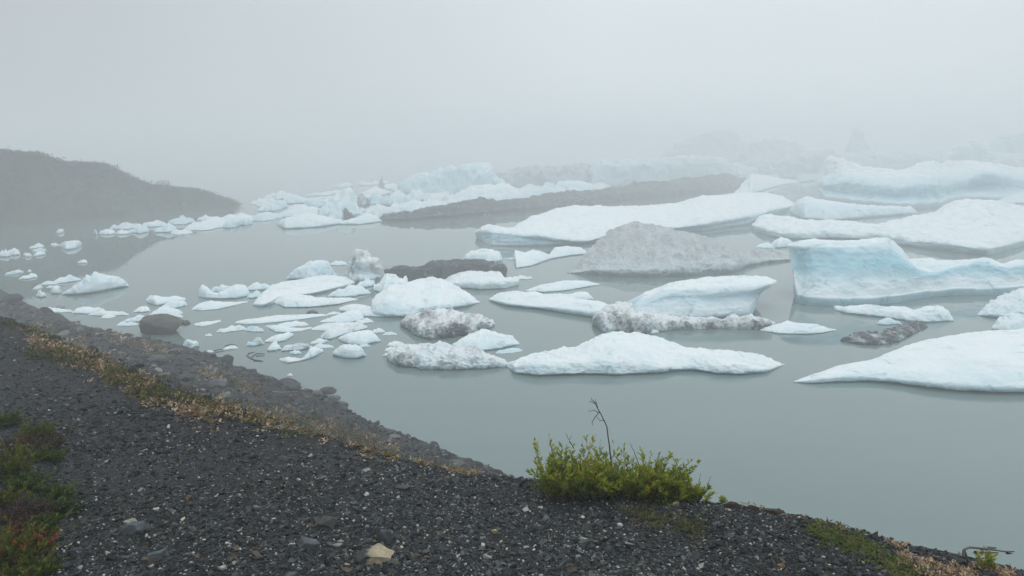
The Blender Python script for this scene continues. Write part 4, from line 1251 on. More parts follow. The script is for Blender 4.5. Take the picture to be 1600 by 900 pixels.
def rock(name, label, px, pyb, wpx, hpx, colour, seed, depth=0.8, rot=0.0, group='stones on the bank', cuts=9, spots=None, sink=0.25, cat='stone', sub=5, tiltz=0.0, xsplit=None):
    p = hit_bank(px, pyb) if (px > 560 or 'foreground' in (group or '')) else hit(px, pyb)[0]
    W = wpx / F * p[1] * 0.5
    s = ray(px, pyb)[1]
    D = W * depth
    # part of the height in the picture is the stone's depth seen from above
    Hh = max(hpx / F * p[1] - 2 * D * s * 0.35, 0.25 * W * 0.5)
    angular = 'foreground' in (group or '') or cat == 'boulder'
    V, T = rock_shape(sub, seed, cuts + (8 if angular else 0), h0=(0.60 if cat == 'boulder' else 0.42) if angular else 0.55, rough=0.10 if angular else 0.07)
    if cat == 'slate':                    # split along a flat bedding plane
        V[:, 2] = np.clip(V[:, 2], -0.3, 0.3) + 0.1 * V[:, 2]
    V = V / np.abs(V).max(0)
    c, s_ = math.cos(rot), math.sin(rot)
    V = V * np.array([W, D, Hh / (2 - 2 * sink) * 1.0])
    V[:, 2] += tiltz * V[:, 0]
    V = V @ np.array([[c, s_, 0], [-s_, c, 0], [0, 0, 1]])
    zc = Hh / (2 - 2 * sink) * (1 - 2 * sink)
    V[:, 2] += zc
    loc = (p[0], p[1] + D * 0.75, float(max(ground_z(p[0], p[1] + D * 0.4)[0], -0.05)) - (0.02 if 'foreground' not in (group or '') else 0.002))
    n = fbm(V / W * 3.0 + seed, 4, seed + 3)
    col = np.array(colour)[None] * (1 + 0.35 * n[:, None])
    if xsplit is not None:
        m = np.clip((V[:, 0] / W - xsplit + 0.5 * n) * 6, 0, 1)[:, None]
        col = col * (1 - m) + m * np.array(spots[0])[None] * (1 + 0.35 * n[:, None])
    elif spots is not None:
        m = np.clip((fbm(V / W * 1.3 + seed * 2, 3, seed + 8) + spots[1]) * 5, 0, 1)[:, None]
        col = col * (1 - m) + m * np.array(spots[0])[None] * (1 + 0.3 * n[:, None])
    o = mesh_obj(name, V, None, T, M_ROCK, smooth=True, colour=np.clip(col, 0.008, 0.8))
    o.location = loc
    me = o.data
    try:
        me.set_sharp_from_angle(angle=math.radians(38))
    except Exception:
        pass
    tag(o, label, cat, group, 'thing')
    return o


G1 = 'rocks along the shore'
rock('boulder', 'big grey brown boulder standing in the water at the shore', 242, 524, 74, 37, (0.085, 0.084, 0.072), 5, 0.7, 0.1, G1, 6, cat='boulder', sink=0.3)
rock('rock', 'dark angular rock with a hooked top at the edge of the water', 354, 569, 20, 18, (0.06, 0.065, 0.065), 12, 0.7, 0.3, G1, cat='rock')
rock('rock', 'small dark rock in the shallows below the hooked rock', 377, 579, 14, 10, (0.055, 0.06, 0.058), 13, 0.8, 0.2, G1, cat='rock')
rock('rock', 'dark slab of rock at the water, left of the smooth shore rocks', 451, 608, 42, 19, (0.062, 0.07, 0.068), 14, 0.6, -0.3, G1, 10, cat='rock', tiltz=-0.15)
rock('rock', 'flat dark rock farther up the shore from the dark slab', 415, 592, 24, 7, (0.05, 0.053, 0.052), 15, 0.7, -0.2, G1, cat='rock')
rock('rock', 'round mid grey rock touching a darker one on the shore', 493, 618, 19, 12, (0.12, 0.125, 0.125), 16, 0.9, 0.0, G1, 5, cat='rock')
rock('rock', 'dark smooth rock, largest of the pair on the shore', 512, 615, 32, 14, (0.055, 0.063, 0.06), 17, 0.7, -0.25, G1, 6, cat='rock')
rock('rock', 'low grey rock in front of the dark smooth pair', 522, 624, 22, 8, (0.085, 0.09, 0.09), 18, 0.8, 0.1, G1, cat='rock')
rock('rock', 'lowest dark rock of the shore cluster, nearest the open water', 534, 636, 20, 11, (0.07, 0.075, 0.072), 19, 0.8, -0.3, G1, cat='rock')
rock('rock', 'dark rock on the skyline of the left bank', 147, 518, 20, 8, (0.06, 0.063, 0.064), 20, 0.8, 0, G1, cat='rock')
rock('rock', 'grey slab lying on the slope below the boulder', 240, 566, 34, 15, (0.085, 0.09, 0.095), 21, 0.7, 0.2, G1, cat='rock')
rock('rock', 'long dark slab on the slope under the pink flowers', 314, 606, 36, 12, (0.04, 0.043, 0.045), 22, 0.6, -0.35, G1, cat='rock')
rock('rock', 'bluish slab beside the green mat on the slope', 340, 603, 40, 14, (0.11, 0.118, 0.125), 23, 0.7, -0.25, G1, cat='rock')
rock('rock', 'broad dark block half way down the slope', 292, 590, 26, 9, (0.04, 0.042, 0.042), 24, 0.8, -0.2, G1, cat='rock')
rock('rock', 'dark jagged rock right at the narrow end of the shore', 732, 720, 16, 9, (0.05, 0.052, 0.05), 25, 0.8, 0, G1, cat='rock')
rock('rock', 'flat shore slab just above the narrow end of the shore', 713, 728, 40, 11, (0.08, 0.083, 0.083), 26, 0.8, -0.3, G1, cat='rock')
rock('rock', 'dark flat rock below the shore cluster', 600, 674, 30, 8, (0.05, 0.053, 0.055), 27, 0.7, -0.4, G1, cat='rock')
rr_ = np.random.default_rng(77)
G2 = 'dark stones scattered along the waterline'
for i in range(46):
    j = rr_.integers(8, len(SHORE_PX) - 1)
    f = rr_.random()
    x = SHORE_PX[j][0] * (1 - f) + SHORE_PX[j + 1][0] * f if j + 1 < len(SHORE_PX) else SHORE_PX[j][0]
    y = np.interp(x, [p[0] for p in SHORE_PX], [p[1] for p in SHORE_PX]) + rr_.integers(0, 12)
    g = 0.035 + 0.07 * rr_.random()
    rock('stone', 'dark stone lying in the scatter along the waterline', x, y, 6 + 9 * rr_.random(), 3 + 4 * rr_.random(), (g, g * 1.05, g * 1.05), 200 + i, 0.8, rr_.random() * 3, G2, 8, sub=3)

G3 = 'larger stones in the foreground gravel'
rock('stone', 'pale tan stone with a dark grey left end, largest in the foreground gravel', 574, 884, 84, 36, (0.055, 0.058, 0.055), 58, 0.6, -0.05, G3, 14, spots=((0.34, 0.29, 0.20), 0.12), sink=0.25, xsplit=-0.25)
rock('slate', 'flat grey slate slab above the tan stone, pointing at it', 481, 861, 66, 22, (0.085, 0.092, 0.098), 32, 0.35, -0.45, G3, 10, cat='slate', sink=0.35)
rock('slate', 'upright leaf of grey slate near the tan stone', 602, 851, 30, 30, (0.085, 0.095, 0.102), 33, 0.4, -0.3, G3, 10, cat='slate', sink=0.35)
rock('stone', 'dark rounded stone above the grey slate slab', 506, 827, 44, 22, (0.06, 0.062, 0.055), 34, 0.7, -0.3, G3, 9)
rock('slate', 'bluish slate slab beneath a thin pale stone', 207, 834, 62, 22, (0.085, 0.096, 0.104), 35, 0.4, 0.35, G3, 10, cat='slate', sink=0.35)
rock('stone', 'thin pale stone resting by the bluish slate slab', 200, 818, 24, 9, (0.32, 0.32, 0.24), 36, 0.5, 0.3, G3, 7)
rock('slate', 'narrow grey slate near the bottom, left of the pale oval stone', 242, 874, 36, 15, (0.09, 0.1, 0.108), 37, 0.4, 0.4, G3, 10, cat='slate', sink=0.35)
rock('stone', 'pale oval stone at the bottom of the gravel', 346, 893, 24, 15, (0.3, 0.3, 0.26), 38, 0.7, 0.3, G3, 6)
rock('stone', 'flat dark stone in the middle of the gravel', 627, 766, 32, 12, (0.055, 0.06, 0.058), 39, 0.7, 0, G3, 8)
rock('stone', 'smooth bluish stone at the edge of the dry plants', 437, 671, 24, 11, (0.13, 0.14, 0.155), 40, 0.8, 0, G3, 6)
rock('stone', 'grey oval stone below the dry plants', 504, 750, 15, 8, (0.13, 0.13, 0.12), 41, 0.8, 0, G3, 6)
rock('stone', 'dull brown stone below the smooth bluish one', 440, 718, 18, 9, (0.07, 0.07, 0.06), 42, 0.8, 0, G3, 6)
rock('stone', 'bright white pebble in the gravel above the slate leaf', 572, 776, 10, 9, (0.55, 0.54, 0.48), 43, 0.8, 0, G3, 6, sub=3)
rock('stone', 'white flat pebble beside the grey slate slab', 456, 852, 15, 7, (0.42, 0.42, 0.38), 44, 0.8, 0, G3, 6, sub=3)
rock('stone', 'white round pebble below the bush', 909, 812, 11, 9, (0.5, 0.5, 0.46), 45, 0.8, 0, G3, 6, sub=3)
rock('stone', 'white pebble left of the moss patch', 970, 824, 11, 9, (0.5, 0.5, 0.46), 46, 0.8, 0, G3, 6, sub=3)
rock('stone', 'yellowish pebble far right of the tan stone', 774, 834, 16, 10, (0.3, 0.26, 0.12), 47, 0.8, 0, G3, 6, sub=3)
rock('stone', 'brown pebble at the bottom near the right hand plants', 1222, 887, 14, 10, (0.2, 0.12, 0.07), 48, 0.8, 0, G3, 6, sub=3)
rock('stone', 'buff stone at the foot of the bush', 1058, 792, 18, 12, (0.30, 0.25, 0.19), 49, 0.8, 0, G3, 7, sub=3)
rock('slate', 'short grey slate on the left of the gravel', 400, 797, 16, 8, (0.12, 0.13, 0.135), 50, 0.6, 0, G3, 8, cat='slate', sub=3)
rock('slate', 'pale grey slate chip right of the flat dark stone', 714, 783, 18, 9, (0.10, 0.11, 0.125), 51, 0.6, 0, G3, 8, cat='slate', sub=3)

# ------------------------------------------------------------------ gravel: loose stones too many to count
def build_gravel():
    r = np.random.default_rng(3)
    cube = np.array([(x, y, z) for x in (-1, 1) for y in (-1, 1) for z in (-1, 1)], float)
    faces = np.array([(0, 1, 3, 2), (4, 6, 7, 5), (0, 4, 5, 1), (2, 3, 7, 6), (0, 2, 6, 4), (1, 5, 7, 3)])
    Vall, Qall, Call = [], [], []
    off = 0

    tmpl = [rock_shape(2, 900 + q_, 9, 1.0, 0.10) for q_ in range(14)]
    Tall = []

    def batch(n, rmin, rmax, a0, a1, ang, power, only=None, big=False):
        nonlocal off
        th = r.uniform(-ang, ang, n)
        R = rmin * (rmax / rmin) ** (r.random(n))
        X, Y = R * np.sin(th), R * np.cos(th)
        il = inside(X, Y, lip)
        ish = inside(X, Y, shore)
        keep = ish if only is None else (il if only == 'path' else (ish & ~il))
        X, Y = X[keep], Y[keep]
        # patches of finer silt where fewer stones lie on top
        silt = fbm(np.stack([X * 0.9, Y * 0.7, 0 * X], 1), 3, 71) > 0.06
        kp = ~(silt & (r.random(len(X)) < 0.55)) if not big else np.ones(len(X), bool)
        X, Y = X[kp], Y[kp]
        n = len(X)
        a = a0 * (1 - r.random(n) * (1 - (a1 / a0) ** (-power))) ** (-1 / power)
        if only == 'slope':
            a = a * np.hypot(X, Y)          # sizes there are given per metre of distance
        Z = ground_z(X, Y)
        if big:
            V = np.stack([t_[0] for t_ in tmpl])[r.integers(0, len(tmpl), n)]
        else:
            V = np.repeat(cube[None], n, 0)
            # angular, flattened, irregular
            V = V * (1 + 0.45 * (r.random((n, 8, 3)) - 0.5) * 2)
            V[:, 4:, :] *= (0.55 + 0.5 * r.random((n, 1, 1)))
        nv = V.shape[1]
        V = V * (a[:, None] * np.stack([1.0 + 0.5 * r.random(n), 0.65 + 0.3 * r.random(n), 0.32 + 0.4 * r.random(n)], 1))[:, None, :] * 0.8
        # tilt and spin
        al = r.normal(0, 0.35, n); be = r.normal(0, 0.35, n); ga = r.uniform(0, 2 * math.pi, n)
        y, z = V[..., 1].copy(), V[..., 2].copy()
        V[..., 1] = y * np.cos(al)[:, None] - z * np.sin(al)[:, None]
        V[..., 2] = y * np.sin(al)[:, None] + z * np.cos(al)[:, None]
        x, z = V[..., 0].copy(), V[..., 2].copy()
        V[..., 0] = x * np.cos(be)[:, None] + z * np.sin(be)[:, None]
        V[..., 2] = -x * np.sin(be)[:, None] + z * np.cos(be)[:, None]
        x, y = V[..., 0].copy(), V[..., 1].copy()
        V[..., 0] = x * np.cos(ga)[:, None] - y * np.sin(ga)[:, None]
        V[..., 1] = x * np.sin(ga)[:, None] + y * np.cos(ga)[:, None]
        V = V + np.stack([X, Y, Z + 0.18 * a], 1)[:, None, :]
        g = np.exp(r.normal(math.log(0.030), 0.62, n))
        c = np.stack([g * 0.90, g * 1.0, g * 1.06], 1)
        # dusty and clean-washed areas
        c = c * (1.15 + 0.75 * fbm(np.stack([X * 0.55, Y * 0.4, 0 * X], 1), 3, 83))[:, None]
        pale = r.random(n) < np.where(a < (0.009 if only == 'path' else 9), 0.085, 0.02)
        c[pale] = np.array([0.30, 0.295, 0.265])[None] * (0.6 + 0.8 * r.random((pale.sum(), 1)))
        brown = r.random(n) < (0.05 if only == 'path' else 0.015)
        c[brown] = np.array([0.075, 0.058, 0.04])[None] * (0.6 + 0.8 * r.random((brown.sum(), 1)))
        green = r.random(n) < 0.06
        c[green] = np.array([0.05, 0.06, 0.057])[None] * (0.6 + 0.8 * r.random((green.sum(), 1)))
        if only == 'slope':                # slope stones darkened in colour to make up for the haze
            c = c * 0.55 * np.array([[0.94, 1.0, 1.03]])
        Vall.append(V.reshape(-1, 3))
        if big:
            Tall.append((tmpl[0][1][None] + (off + nv * np.arange(n))[:, None, None]).reshape(-1, 3))
        else:
            Qall.append((faces[None] + (off + 8 * np.arange(n))[:, None, None]).reshape(-1, 4))
        Call.append(np.repeat(c, nv, 0))
        off += nv * n

    batch(300000, 1.4, 6.0, 0.0034, 0.018, 1.20, 2.5, 'path')
    batch(120000, 4.5, 22, 0.0065, 0.022, 1.15, 2.6, 'path')
    batch(2400, 1.4, 8, 0.011, 0.028, 1.20, 2.4, 'path', True)
    batch(120000, 3.2, 52, 0.0010, 0.005, 0.95, 2.2, 'slope')
    batch(4500, 5.0, 52, 0.0035, 0.013, 0.95, 2.1, 'slope', True)
    o = mesh_obj('gravel', np.concatenate(Vall), np.concatenate(Qall), np.concatenate(Tall), M_STONE, smooth=False, colour=np.concatenate(Call))
    tag(o, 'dark grey slaty gravel with pale chips covering the bank', kind='stuff')


build_gravel()

# ------------------------------------------------------------------ plants
def strip_points(line, width, n, r):
    P = np.asarray(line, float)
    seg = np.hypot(*(np.diff(P, axis=0)).T)
    cum = np.concatenate([[0], np.cumsum(seg)])
    t = r.random(n) * cum[-1]
    x = np.interp(t, cum, P[:, 0]); y = np.interp(t, cum, P[:, 1])
    # uneven clumps along the strip
    keep = fbm(np.stack([x * 0.045, y * 0.045, 0 * x], 1), 2, 61) + 0.80 > 0.85 * r.random(n)
    y = y + r.normal(0, 0.36, n) * width
    x = x + r.normal(0, 3, n)
    return x[keep], y[keep]


def leaf_quads(base, direction, length, width, r, fold=0.25):
    """narrow folded leaves: base point, unit direction -> 4 vertices, 2 triangles each"""
    n = len(base)
    side = np.cross(direction, np.array([0, 0, 1.0]) + 0.3 * r.normal(0, 1, (n, 3)))
    side /= np.linalg.norm(side, axis=1, keepdims=True) + 1e-9
    up = np.cross(side, direction)
    m = base + direction * (length * 0.5)[:, None]
    a = m + side * (width * 0.5)[:, None] + up * (width * fold)[:, None]
    b = m - side * (width * 0.5)[:, None] + up * (width * fold)[:, None]
    tip = base + direction * length[:, None] - up * (length * 0.08)[:, None]
    V = np.stack([base, a, tip, b], 1).reshape(-1, 3)
    i = 4 * np.arange(n)
    T = np.concatenate([np.stack([i, i + 1, i + 2], 1), np.stack([i, i + 2, i + 3], 1)])
    return V, T


def ground_cover(name, label, strips, palette, per_px, leaf_len, leaf_w, up, mat, seed):
    r = np.random.default_rng(seed)
    xs, ys = [], []
    for line, width in strips:
        Ln = np.hypot(*(np.diff(np.asarray(line, float), axis=0)).T).sum()
        x, y = strip_points(line, width, int(Ln * width * per_px), r)
        xs.append(x); ys.append(y)
    x, y = np.concatenate(xs), np.concatenate(ys)
    P = hit(x, y)
    P = P[(P[:, 2] > 0.12) & (ground_z(P[:, 0], P[:, 1]) > 0.1)]
    n = len(P)
    k = 7
    B = np.repeat(P, k, 0)
    sc = np.repeat((P[:, 1] / 6.0) ** 0.85, k)
    B[:, :2] += r.normal(0, 0.016, (n * k, 2)) * sc[:, None]
    d = np.stack([r.normal(0, 0.75, n * k), r.normal(0, 0.75, n * k), up * (0.3 + r.random(n * k))], 1)
    d /= np.linalg.norm(d, axis=1, keepdims=True)
    B[:, 2] += 0.02 * r.random(n * k) * sc
    V, T = leaf_quads(B, d, leaf_len * (0.5 + r.random(n * k)) * sc, leaf_w * (0.6 + 0.8 * r.random(n * k)) * sc, r)
    pal = np.array(palette)
    zone = (fbm(np.stack([P[:, 0] * 2.2, P[:, 1] * 1.2, 0 * P[:, 0]], 1), 2, seed) * 0.9 + 0.5 + r.normal(0, 0.18, n))
    ci = np.clip((zone * len(pal)).astype(int), 0, len(pal) - 1)
    c = pal[ci] * (0.65 + 0.7 * r.random((n, 1)))
    c = np.repeat(np.repeat(c, k, 0) * (0.8 + 0.4 * r.random((n * k, 1))), 4, 0)
    o = mesh_obj(name, V, None, T, mat, smooth=False, colour=c)
    tag(o, label, kind='stuff')
    return o


TAN = [(0.10, 0.11, 0.025), (0.16, 0.14, 0.04), (0.22, 0.16, 0.075), (0.30, 0.22, 0.125), (0.42, 0.31, 0.20), (0.46, 0.34, 0.24), (0.20, 0.13, 0.06)]
ground_cover('dry_ground_cover', 'tan and rust coloured dry plants matted along the lip of the path',
             [([(42, 528), (90, 540), (130, 556), (170, 577), (225, 606), (285, 631), (345, 645)], 32),
              ([(335, 632), (400, 652), (460, 662), (520, 676), (570, 692), (625, 712)], 23),
              ([(640, 720), (700, 732), (748, 744)], 8),
              ([(150, 515), (200, 533), (262, 557)], 15), ([(100, 497), (128, 508)], 6), ([(305, 585), (360, 596), (405, 612)], 13),
              ([(1290, 815), (1320, 824)], 10), ([(1385, 843), (1412, 852)], 12), ([(1405, 875), (1470, 893), (1520, 902)], 20), ([(1530, 885), (1580, 900)], 12),
              ([(1085, 766), (1110, 778)], 14), ([(1140, 786), (1235, 800)], 5)],
             TAN, 0.085, 0.036, 0.013, 0.6, M_DRY, 11)
ground_cover('moss', 'olive green moss and mat plants in patches on the gravel',
             [([(0, 508), (60, 512), (50, 522)], 9), ([(35, 520), (75, 527)], 8), ([(340, 594), (375, 604), (408, 616)], 14), ([(255, 592), (275, 596)], 7), ([(200, 606), (230, 614)], 8),
              ([(975, 803), (1035, 815), (1098, 830)], 22), ([(40, 548), (90, 560), (140, 575)], 14), ([(60, 530), (140, 560), (240, 610), (340, 640), (430, 655)], 18), ([(440, 660), (530, 680), (615, 708)], 14), ([(170, 596), (260, 622)], 10), ([(530, 690), (585, 705)], 8), ([(160, 596), (180, 600)], 6),
              ([(250, 630), (330, 636)], 6)],
             [(0.045, 0.05, 0.015), (0.07, 0.08, 0.02), (0.09, 0.095, 0.03), (0.13, 0.10, 0.05), (0.06, 0.07, 0.02)], 0.07, 0.03, 0.016, 0.7, M_LEAF, 12)
ground_cover('mat_plants', 'green leafy mat creeping down the bank at the lower right',
             [([(1262, 826), (1310, 842), (1350, 858), (1385, 880), (1425, 900)], 26), ([(1400, 880), (1450, 898)], 16), ([(1000, 782), (1060, 790)], 6)],
             [(0.06, 0.115, 0.015), (0.09, 0.15, 0.015), (0.12, 0.16, 0.02), (0.16, 0.15, 0.04), (0.09, 0.13, 0.02), (0.10, 0.13, 0.02)], 0.075, 0.028, 0.014, 0.7, M_LEAF, 13)


def shrub(name, label, px, py, wpx, hpx, shoots, leaves, leaf_len, leaf_w, palette, seed, group=None, dead=(), cat='shrub', spread=0.45, skew=None, depth=0.55):
    r = np.random.default_rng(seed)
    p = hit_bank(px, py)
    W, Hh = wpx / F * p[1], hpx / F * p[1]
    root = empty(name, p.tolist())
    tag(root, label, cat, group, 'thing')
    bx = (r.random(shoots) - 0.5) * W * 0.92
    byy = (r.random(shoots) - 0.3) * W * depth * 0.5
    prof = np.ones(shoots) if skew is None else np.interp(bx / W + 0.5, np.linspace(0, 1, len(skew)), skew)
    gz = ground_z(p[0] + bx, p[1] + byy) - p[2]
    hgt = Hh * prof * (0.45 + 0.6 * r.random(shoots))
    lean = np.stack([r.normal(0, spread, shoots), r.normal(0, spread, shoots)], 1)
    SV, SQ, so = [], [], 0
    LB, LD, LC, LL = [], [], [], []
    pal = np.array(palette)
    for i in range(shoots):
        t = np.linspace(0, 1, 5)
        pts = np.stack([bx[i] + lean[i, 0] * hgt[i] * t ** 1.4, byy[i] + lean[i, 1] * hgt[i] * t ** 1.4, gz[i] - 0.01 + hgt[i] * t], 1)
        V, Q = tube(pts, 0.0028 * (1.15 - t) * (W ** 0.5), 4)
        SV.append(V); SQ.append(Q + so); so += len(V)
        f = 0.22 + 0.78 * r.random(leaves) ** 0.8
        c = np.stack([np.interp(f, t, pts[:, j]) for j in range(3)], 1)
        az = r.uniform(0, 2 * math.pi, leaves)
        d = np.stack([np.cos(az) * 0.8, np.sin(az) * 0.8, 0.35 + 0.9 * r.random(leaves)], 1) + np.array([lean[i, 0], lean[i, 1], 0]) * 0.5
        d /= np.linalg.norm(d, axis=1, keepdims=True)
        LB.append(c); LD.append(d)
        base = pal[r.integers(0, len(pal))]
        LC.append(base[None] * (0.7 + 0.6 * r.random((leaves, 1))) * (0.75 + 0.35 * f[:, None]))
        LL.append(leaf_len * (0.55 + 0.6 * r.random(leaves)))
    B, D, C, Ls = np.concatenate(LB), np.concatenate(LD), np.concatenate(LC), np.concatenate(LL)
    V, T = leaf_quads(B, D, Ls, Ls * leaf_w, r)
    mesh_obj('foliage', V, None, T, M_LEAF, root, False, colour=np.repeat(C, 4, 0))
    SV, SQ = np.concatenate(SV), np.concatenate(SQ)
    mesh_obj('stem', SV, SQ, None, M_WOOD, root, True, colour=np.full((len(SV), 3), 0.06) * np.array([[1.2, 0.9, 0.6]]))
    for dd in dead:
        bV, bQ, o_ = [], [], 0
        for pts_px, rad in dd:
            pts = []
            for (x, y) in pts_px:
                u, s = ray(x, y)
                Yd = p[1] + 0.02
                pts.append((u * Yd - p[0], Yd - p[1] + r.normal(0, 0.006), H - s * Yd - p[2]))
            pts = np.array(pts)
            tt = np.linspace(0, 1, 3 * len(pts))
            pts = np.stack([np.interp(tt, np.linspace(0, 1, len(pts)), pts[:, j]) for j in range(3)], 1)
            pts[1:-1] += r.normal(0, 0.0012, pts[1:-1].shape)
            V, Q = tube(pts, np.linspace(rad, rad * 0.4, len(pts)), 5)
            bV.append(V); bQ.append(Q + o_); o_ += len(V)
        bV = np.concatenate(bV)
        mesh_obj('dead_twig', bV, np.concatenate(bQ), None, M_WOOD, root, True, colour=np.full((len(bV), 3), 0.045))
    return root


GREEN = [(0.20, 0.25, 0.010), (0.24, 0.28, 0.014), (0.28, 0.30, 0.02), (0.13, 0.18, 0.010), (0.30, 0.27, 0.025), (0.21, 0.25, 0.012)]
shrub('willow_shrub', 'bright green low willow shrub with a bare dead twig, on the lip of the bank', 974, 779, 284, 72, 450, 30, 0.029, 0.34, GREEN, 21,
      dead=[[([(957, 745), (953, 700), (949, 670), (938, 645), (929, 630), (921, 626)], 0.0036), ([(938, 645), (929, 652), (925, 660), (926, 664)], 0.0022), ([(944, 658), (936, 655), (931, 649)], 0.0018), ([(931, 632), (924, 622)], 0.0026), ([(938, 646), (928, 641), (919, 643)], 0.0022), ([(934, 637), (931, 624)], 0.002)],
            [([(897, 702), (890, 688), (884, 678)], 0.002), ([(890, 688), (893, 680)], 0.0013)],
            [([(1000, 730), (990, 705), (985, 693)], 0.002)],
            [([(1100, 776), (1106, 758), (1111, 745)], 0.0018), ([(1088, 775), (1092, 752), (1094, 738)], 0.0018), ([(1072, 770), (1066, 742), (1050, 712)], 0.002)]],
      spread=0.55, skew=[0.8, 1.15, 1.05, 0.85, 0.95, 0.85, 0.65, 0.95, 0.75, 0.45, 0.25], depth=0.42)
shrub('willow_sprig', 'small yellow green sprig standing in the dry plants', 547, 688, 56, 38, 18, 22, 0.05, 0.28, [(0.12, 0.14, 0.02), (0.15, 0.13, 0.03), (0.1, 0.14, 0.025)], 22, spread=0.5, cat='plant')
shrub('willow_sprig', 'lone green sprig beside the dead branch at the lower right', 1543, 890, 22, 36, 6, 16, 0.03, 0.3, GREEN, 23, spread=0.3, cat='plant')
shrub('willow_sprig', 'tiny green sprig in the turf right of the willow shrub', 1128, 783, 14, 16, 4, 10, 0.022, 0.4, GREEN, 24, spread=0.4, cat='plant')
G4 = 'low plants at the left edge of the path'
DG = [(0.045, 0.09, 0.008), (0.08, 0.12, 0.01), (0.035, 0.06, 0.008)]
YG = [(0.085, 0.105, 0.005), (0.12, 0.13, 0.008), (0.06, 0.085, 0.006)]
RB = [(0.075, 0.035, 0.025), (0.06, 0.04, 0.03), (0.05, 0.04, 0.028)]
OR = [(0.30, 0.085, 0.02), (0.17, 0.07, 0.02), (0.11, 0.06, 0.02), (0.10, 0.10, 0.02)]
for i, (x, y, wp, hp, sh_, pal, lab) in enumerate([
        (8, 668, 40, 26, 26, DG, 'dark green tuft, highest of the plants at the left edge'),
        (55, 684, 46, 26, 34, YG, 'bright grassy tuft below the highest tuft at the left edge'),
        (80, 702, 26, 24, 20, RB, 'rusty red tuft right of the bright grassy tuft'),
        (38, 712, 70, 32, 44, RB, 'brown low mat between the green tufts at the left edge'),
        (76, 722, 40, 22, 26, DG, 'small green tuft under the rusty red one'),
        (12, 748, 56, 52, 46, YG, 'tall green tuft cut by the left edge of the picture'),
        (38, 768, 50, 30, 32, DG, 'dark green spreading tuft at the foot of the tall green one'),
        (8, 792, 40, 34, 28, YG, 'yellowish tuft below the tall green one at the left edge'),
        (85, 780, 44, 24, 28, DG, 'green tuft farthest out on the gravel'),
        (45, 816, 62, 36, 44, RB, 'dark reddish low plant in the middle of the left edge group'),
        (90, 806, 52, 30, 34, DG, 'olive tuft just below the tuft farthest out'),
        (62, 832, 50, 28, 32, DG, 'dark olive tuft above the orange plant'),
        (38, 872, 64, 48, 54, OR, 'orange leaved plant near the bottom left corner'),
        (6, 888, 54, 60, 48, YG, 'yellow green plant in the bottom left corner'),
        (46, 903, 60, 30, 36, YG, 'olive green plant below the orange leaved plant'),
        (8, 842, 40, 38, 28, RB, 'brown leafy plant between the yellowish tuft and the corner plant')]):
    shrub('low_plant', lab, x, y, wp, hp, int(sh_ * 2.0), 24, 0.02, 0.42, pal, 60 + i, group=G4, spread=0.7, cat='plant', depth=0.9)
shrub('flower_tuft', 'pink purple flowering tuft on the slope above the shore rocks', 352, 594, 24, 8, 30, 14, 0.05, 0.4, [(0.12, 0.03, 0.07), (0.09, 0.03, 0.05), (0.07, 0.05, 0.03)], 90, spread=0.5, cat='plant')

# ------------------------------------------------------------------ dead wood and floating twigs
def twigs(name, label, lines, rad, colour, cat, water=False, lift=0.0, group=None, dy=0):
    r = np.random.default_rng(len(lines) + int(lines[0][0][0]))
    ref = hit(lines[0][0][0], lines[0][0][1] + dy)[0] if water else hit_bank(lines[0][0][0], lines[0][0][1] + dy)
    bV, bQ, o_ = [], [], 0
    for ln in lines:
        pts = []
        for q in ln:
            x, y = q[0], q[1]
            h = q[2] if len(q) > 2 else lift
            u, s = ray(x, y)
            if water:
                Y = H / s
                pts.append((u * Y, Y, 0.01))
            else:
                Y = ref[1]
                pts.append((u * Y, Y + r.normal(0, 0.01), H - s * Y))
        pts = np.array(pts)
        tt = np.linspace(0, 1, 4 * len(pts))
        pts = np.stack([np.interp(tt, np.linspace(0, 1, len(pts)), pts[:, j]) for j in range(3)], 1)
        V, Q = tube(pts, np.linspace(rad, rad * 0.4, len(pts)), 5)
        bV.append(V); bQ.append(Q + o_); o_ += len(V)
    bV = np.concatenate(bV)
    o = mesh_obj(name, bV, np.concatenate(bQ), None, M_WOOD, None, True, colour=np.full((len(bV), 3), 1) * np.array([colour]))
    recentre(o)
    tag(o, label, cat, group, 'thing')


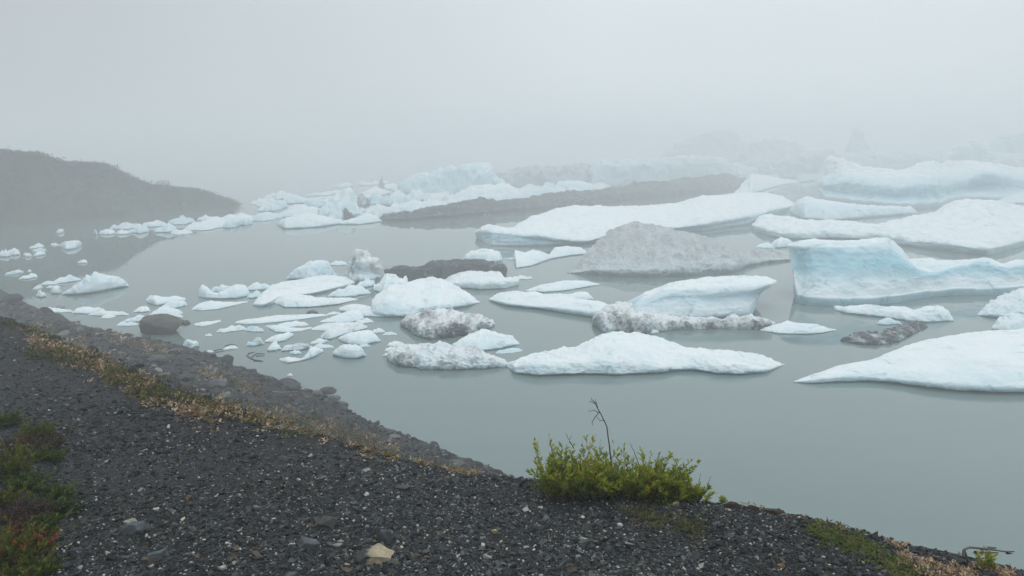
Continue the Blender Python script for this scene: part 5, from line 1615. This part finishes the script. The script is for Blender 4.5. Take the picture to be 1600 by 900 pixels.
twigs('dead_branch', 'bare grey forked branch lying on the bank at the lower right corner',
      [[(1504, 868), (1507, 860), (1520, 859), (1545, 857), (1570, 862), (1584, 861)], [(1520, 860), (1538, 864), (1560, 864)], [(1545, 857), (1556, 855)], [(1570, 861), (1584, 867)], [(1507, 861), (1512, 874)]], 0.006, (0.12, 0.11, 0.10), 'branch', dy=13)
twigs('stick', 'thin pale stick on the shore by the smooth rocks', [[(422, 612), (445, 613), (466, 611)]], 0.02, (0.25, 0.24, 0.2), 'stick')
twigs('floating_twigs', 'reddish brown twigs adrift beside the brash ice', [[(386, 556), (392, 561), (400, 563), (410, 564)], [(392, 560), (400, 553), (414, 553)], [(400, 557), (413, 556)], [(388, 553), (398, 550)], [(396, 564), (411, 565)]], 0.035, (0.06, 0.04, 0.03), 'twigs', True)
twigs('floating_twigs', 'dark twigs adrift around the small white chip by the shore', [[(334, 549), (342, 546), (356, 547)], [(336, 551), (350, 549)], [(352, 541), (362, 538), (370, 540)]], 0.03, (0.05, 0.05, 0.05), 'twigs', True)
for i_, (x_, y_, w_, h_, lab_) in enumerate([(1146, 788, 34, 12, 'small brown turf clod nearest the willow shrub'), (1178, 791, 44, 12, 'dark brown turf clod in the middle of the lip right of the shrub'), (1212, 797, 46, 12, 'flat brown turf clod farthest from the willow shrub')]):
    rock('turf_clod', lab_, x_, y_ + 7, w_, h_ + 9, (0.035, 0.024, 0.017), 99 + i_, 0.5, -0.12, 'turf clods on the lip', 3, cat='turf', sink=0.42, sub=5, tiltz=-0.1)


# ------------------------------------------------------------------ haze over the whole lake
def build_haze():
    s, zb, zt = 1600, -3.2, 19.0
    V = [(-s, -s, zb), (s, -s, zb), (s, s, zb), (-s, s, zb), (-s, -s, zt), (s, -s, zt), (s, s, zt), (-s, s, zt)]
    Q = [(3, 2, 1, 0), (4, 5, 6, 7), (0, 1, 5, 4), (1, 2, 6, 5), (2, 3, 7, 6), (3, 0, 4, 7)]
    m = bpy.data.materials.new('haze_air')
    m.use_nodes = True
    t = m.node_tree
    t.nodes.remove(t.nodes['Principled BSDF'])
    pv = t.nodes.new('ShaderNodeVolumePrincipled')
    pv.inputs['Color'].default_value = (0.97, 0.985, 1.0, 1)
    pv.inputs['Density'].default_value = HAZE_DENSITY
    pv.inputs['Anisotropy'].default_value = 0.0
    t.links.new(pv.outputs[0], t.nodes['Material Output'].inputs['Volume'])
    o = mesh_obj('haze', V, Q, None, m, smooth=False)
    tag(o, 'pale grey fog lying over the lake', kind='stuff')


build_haze()
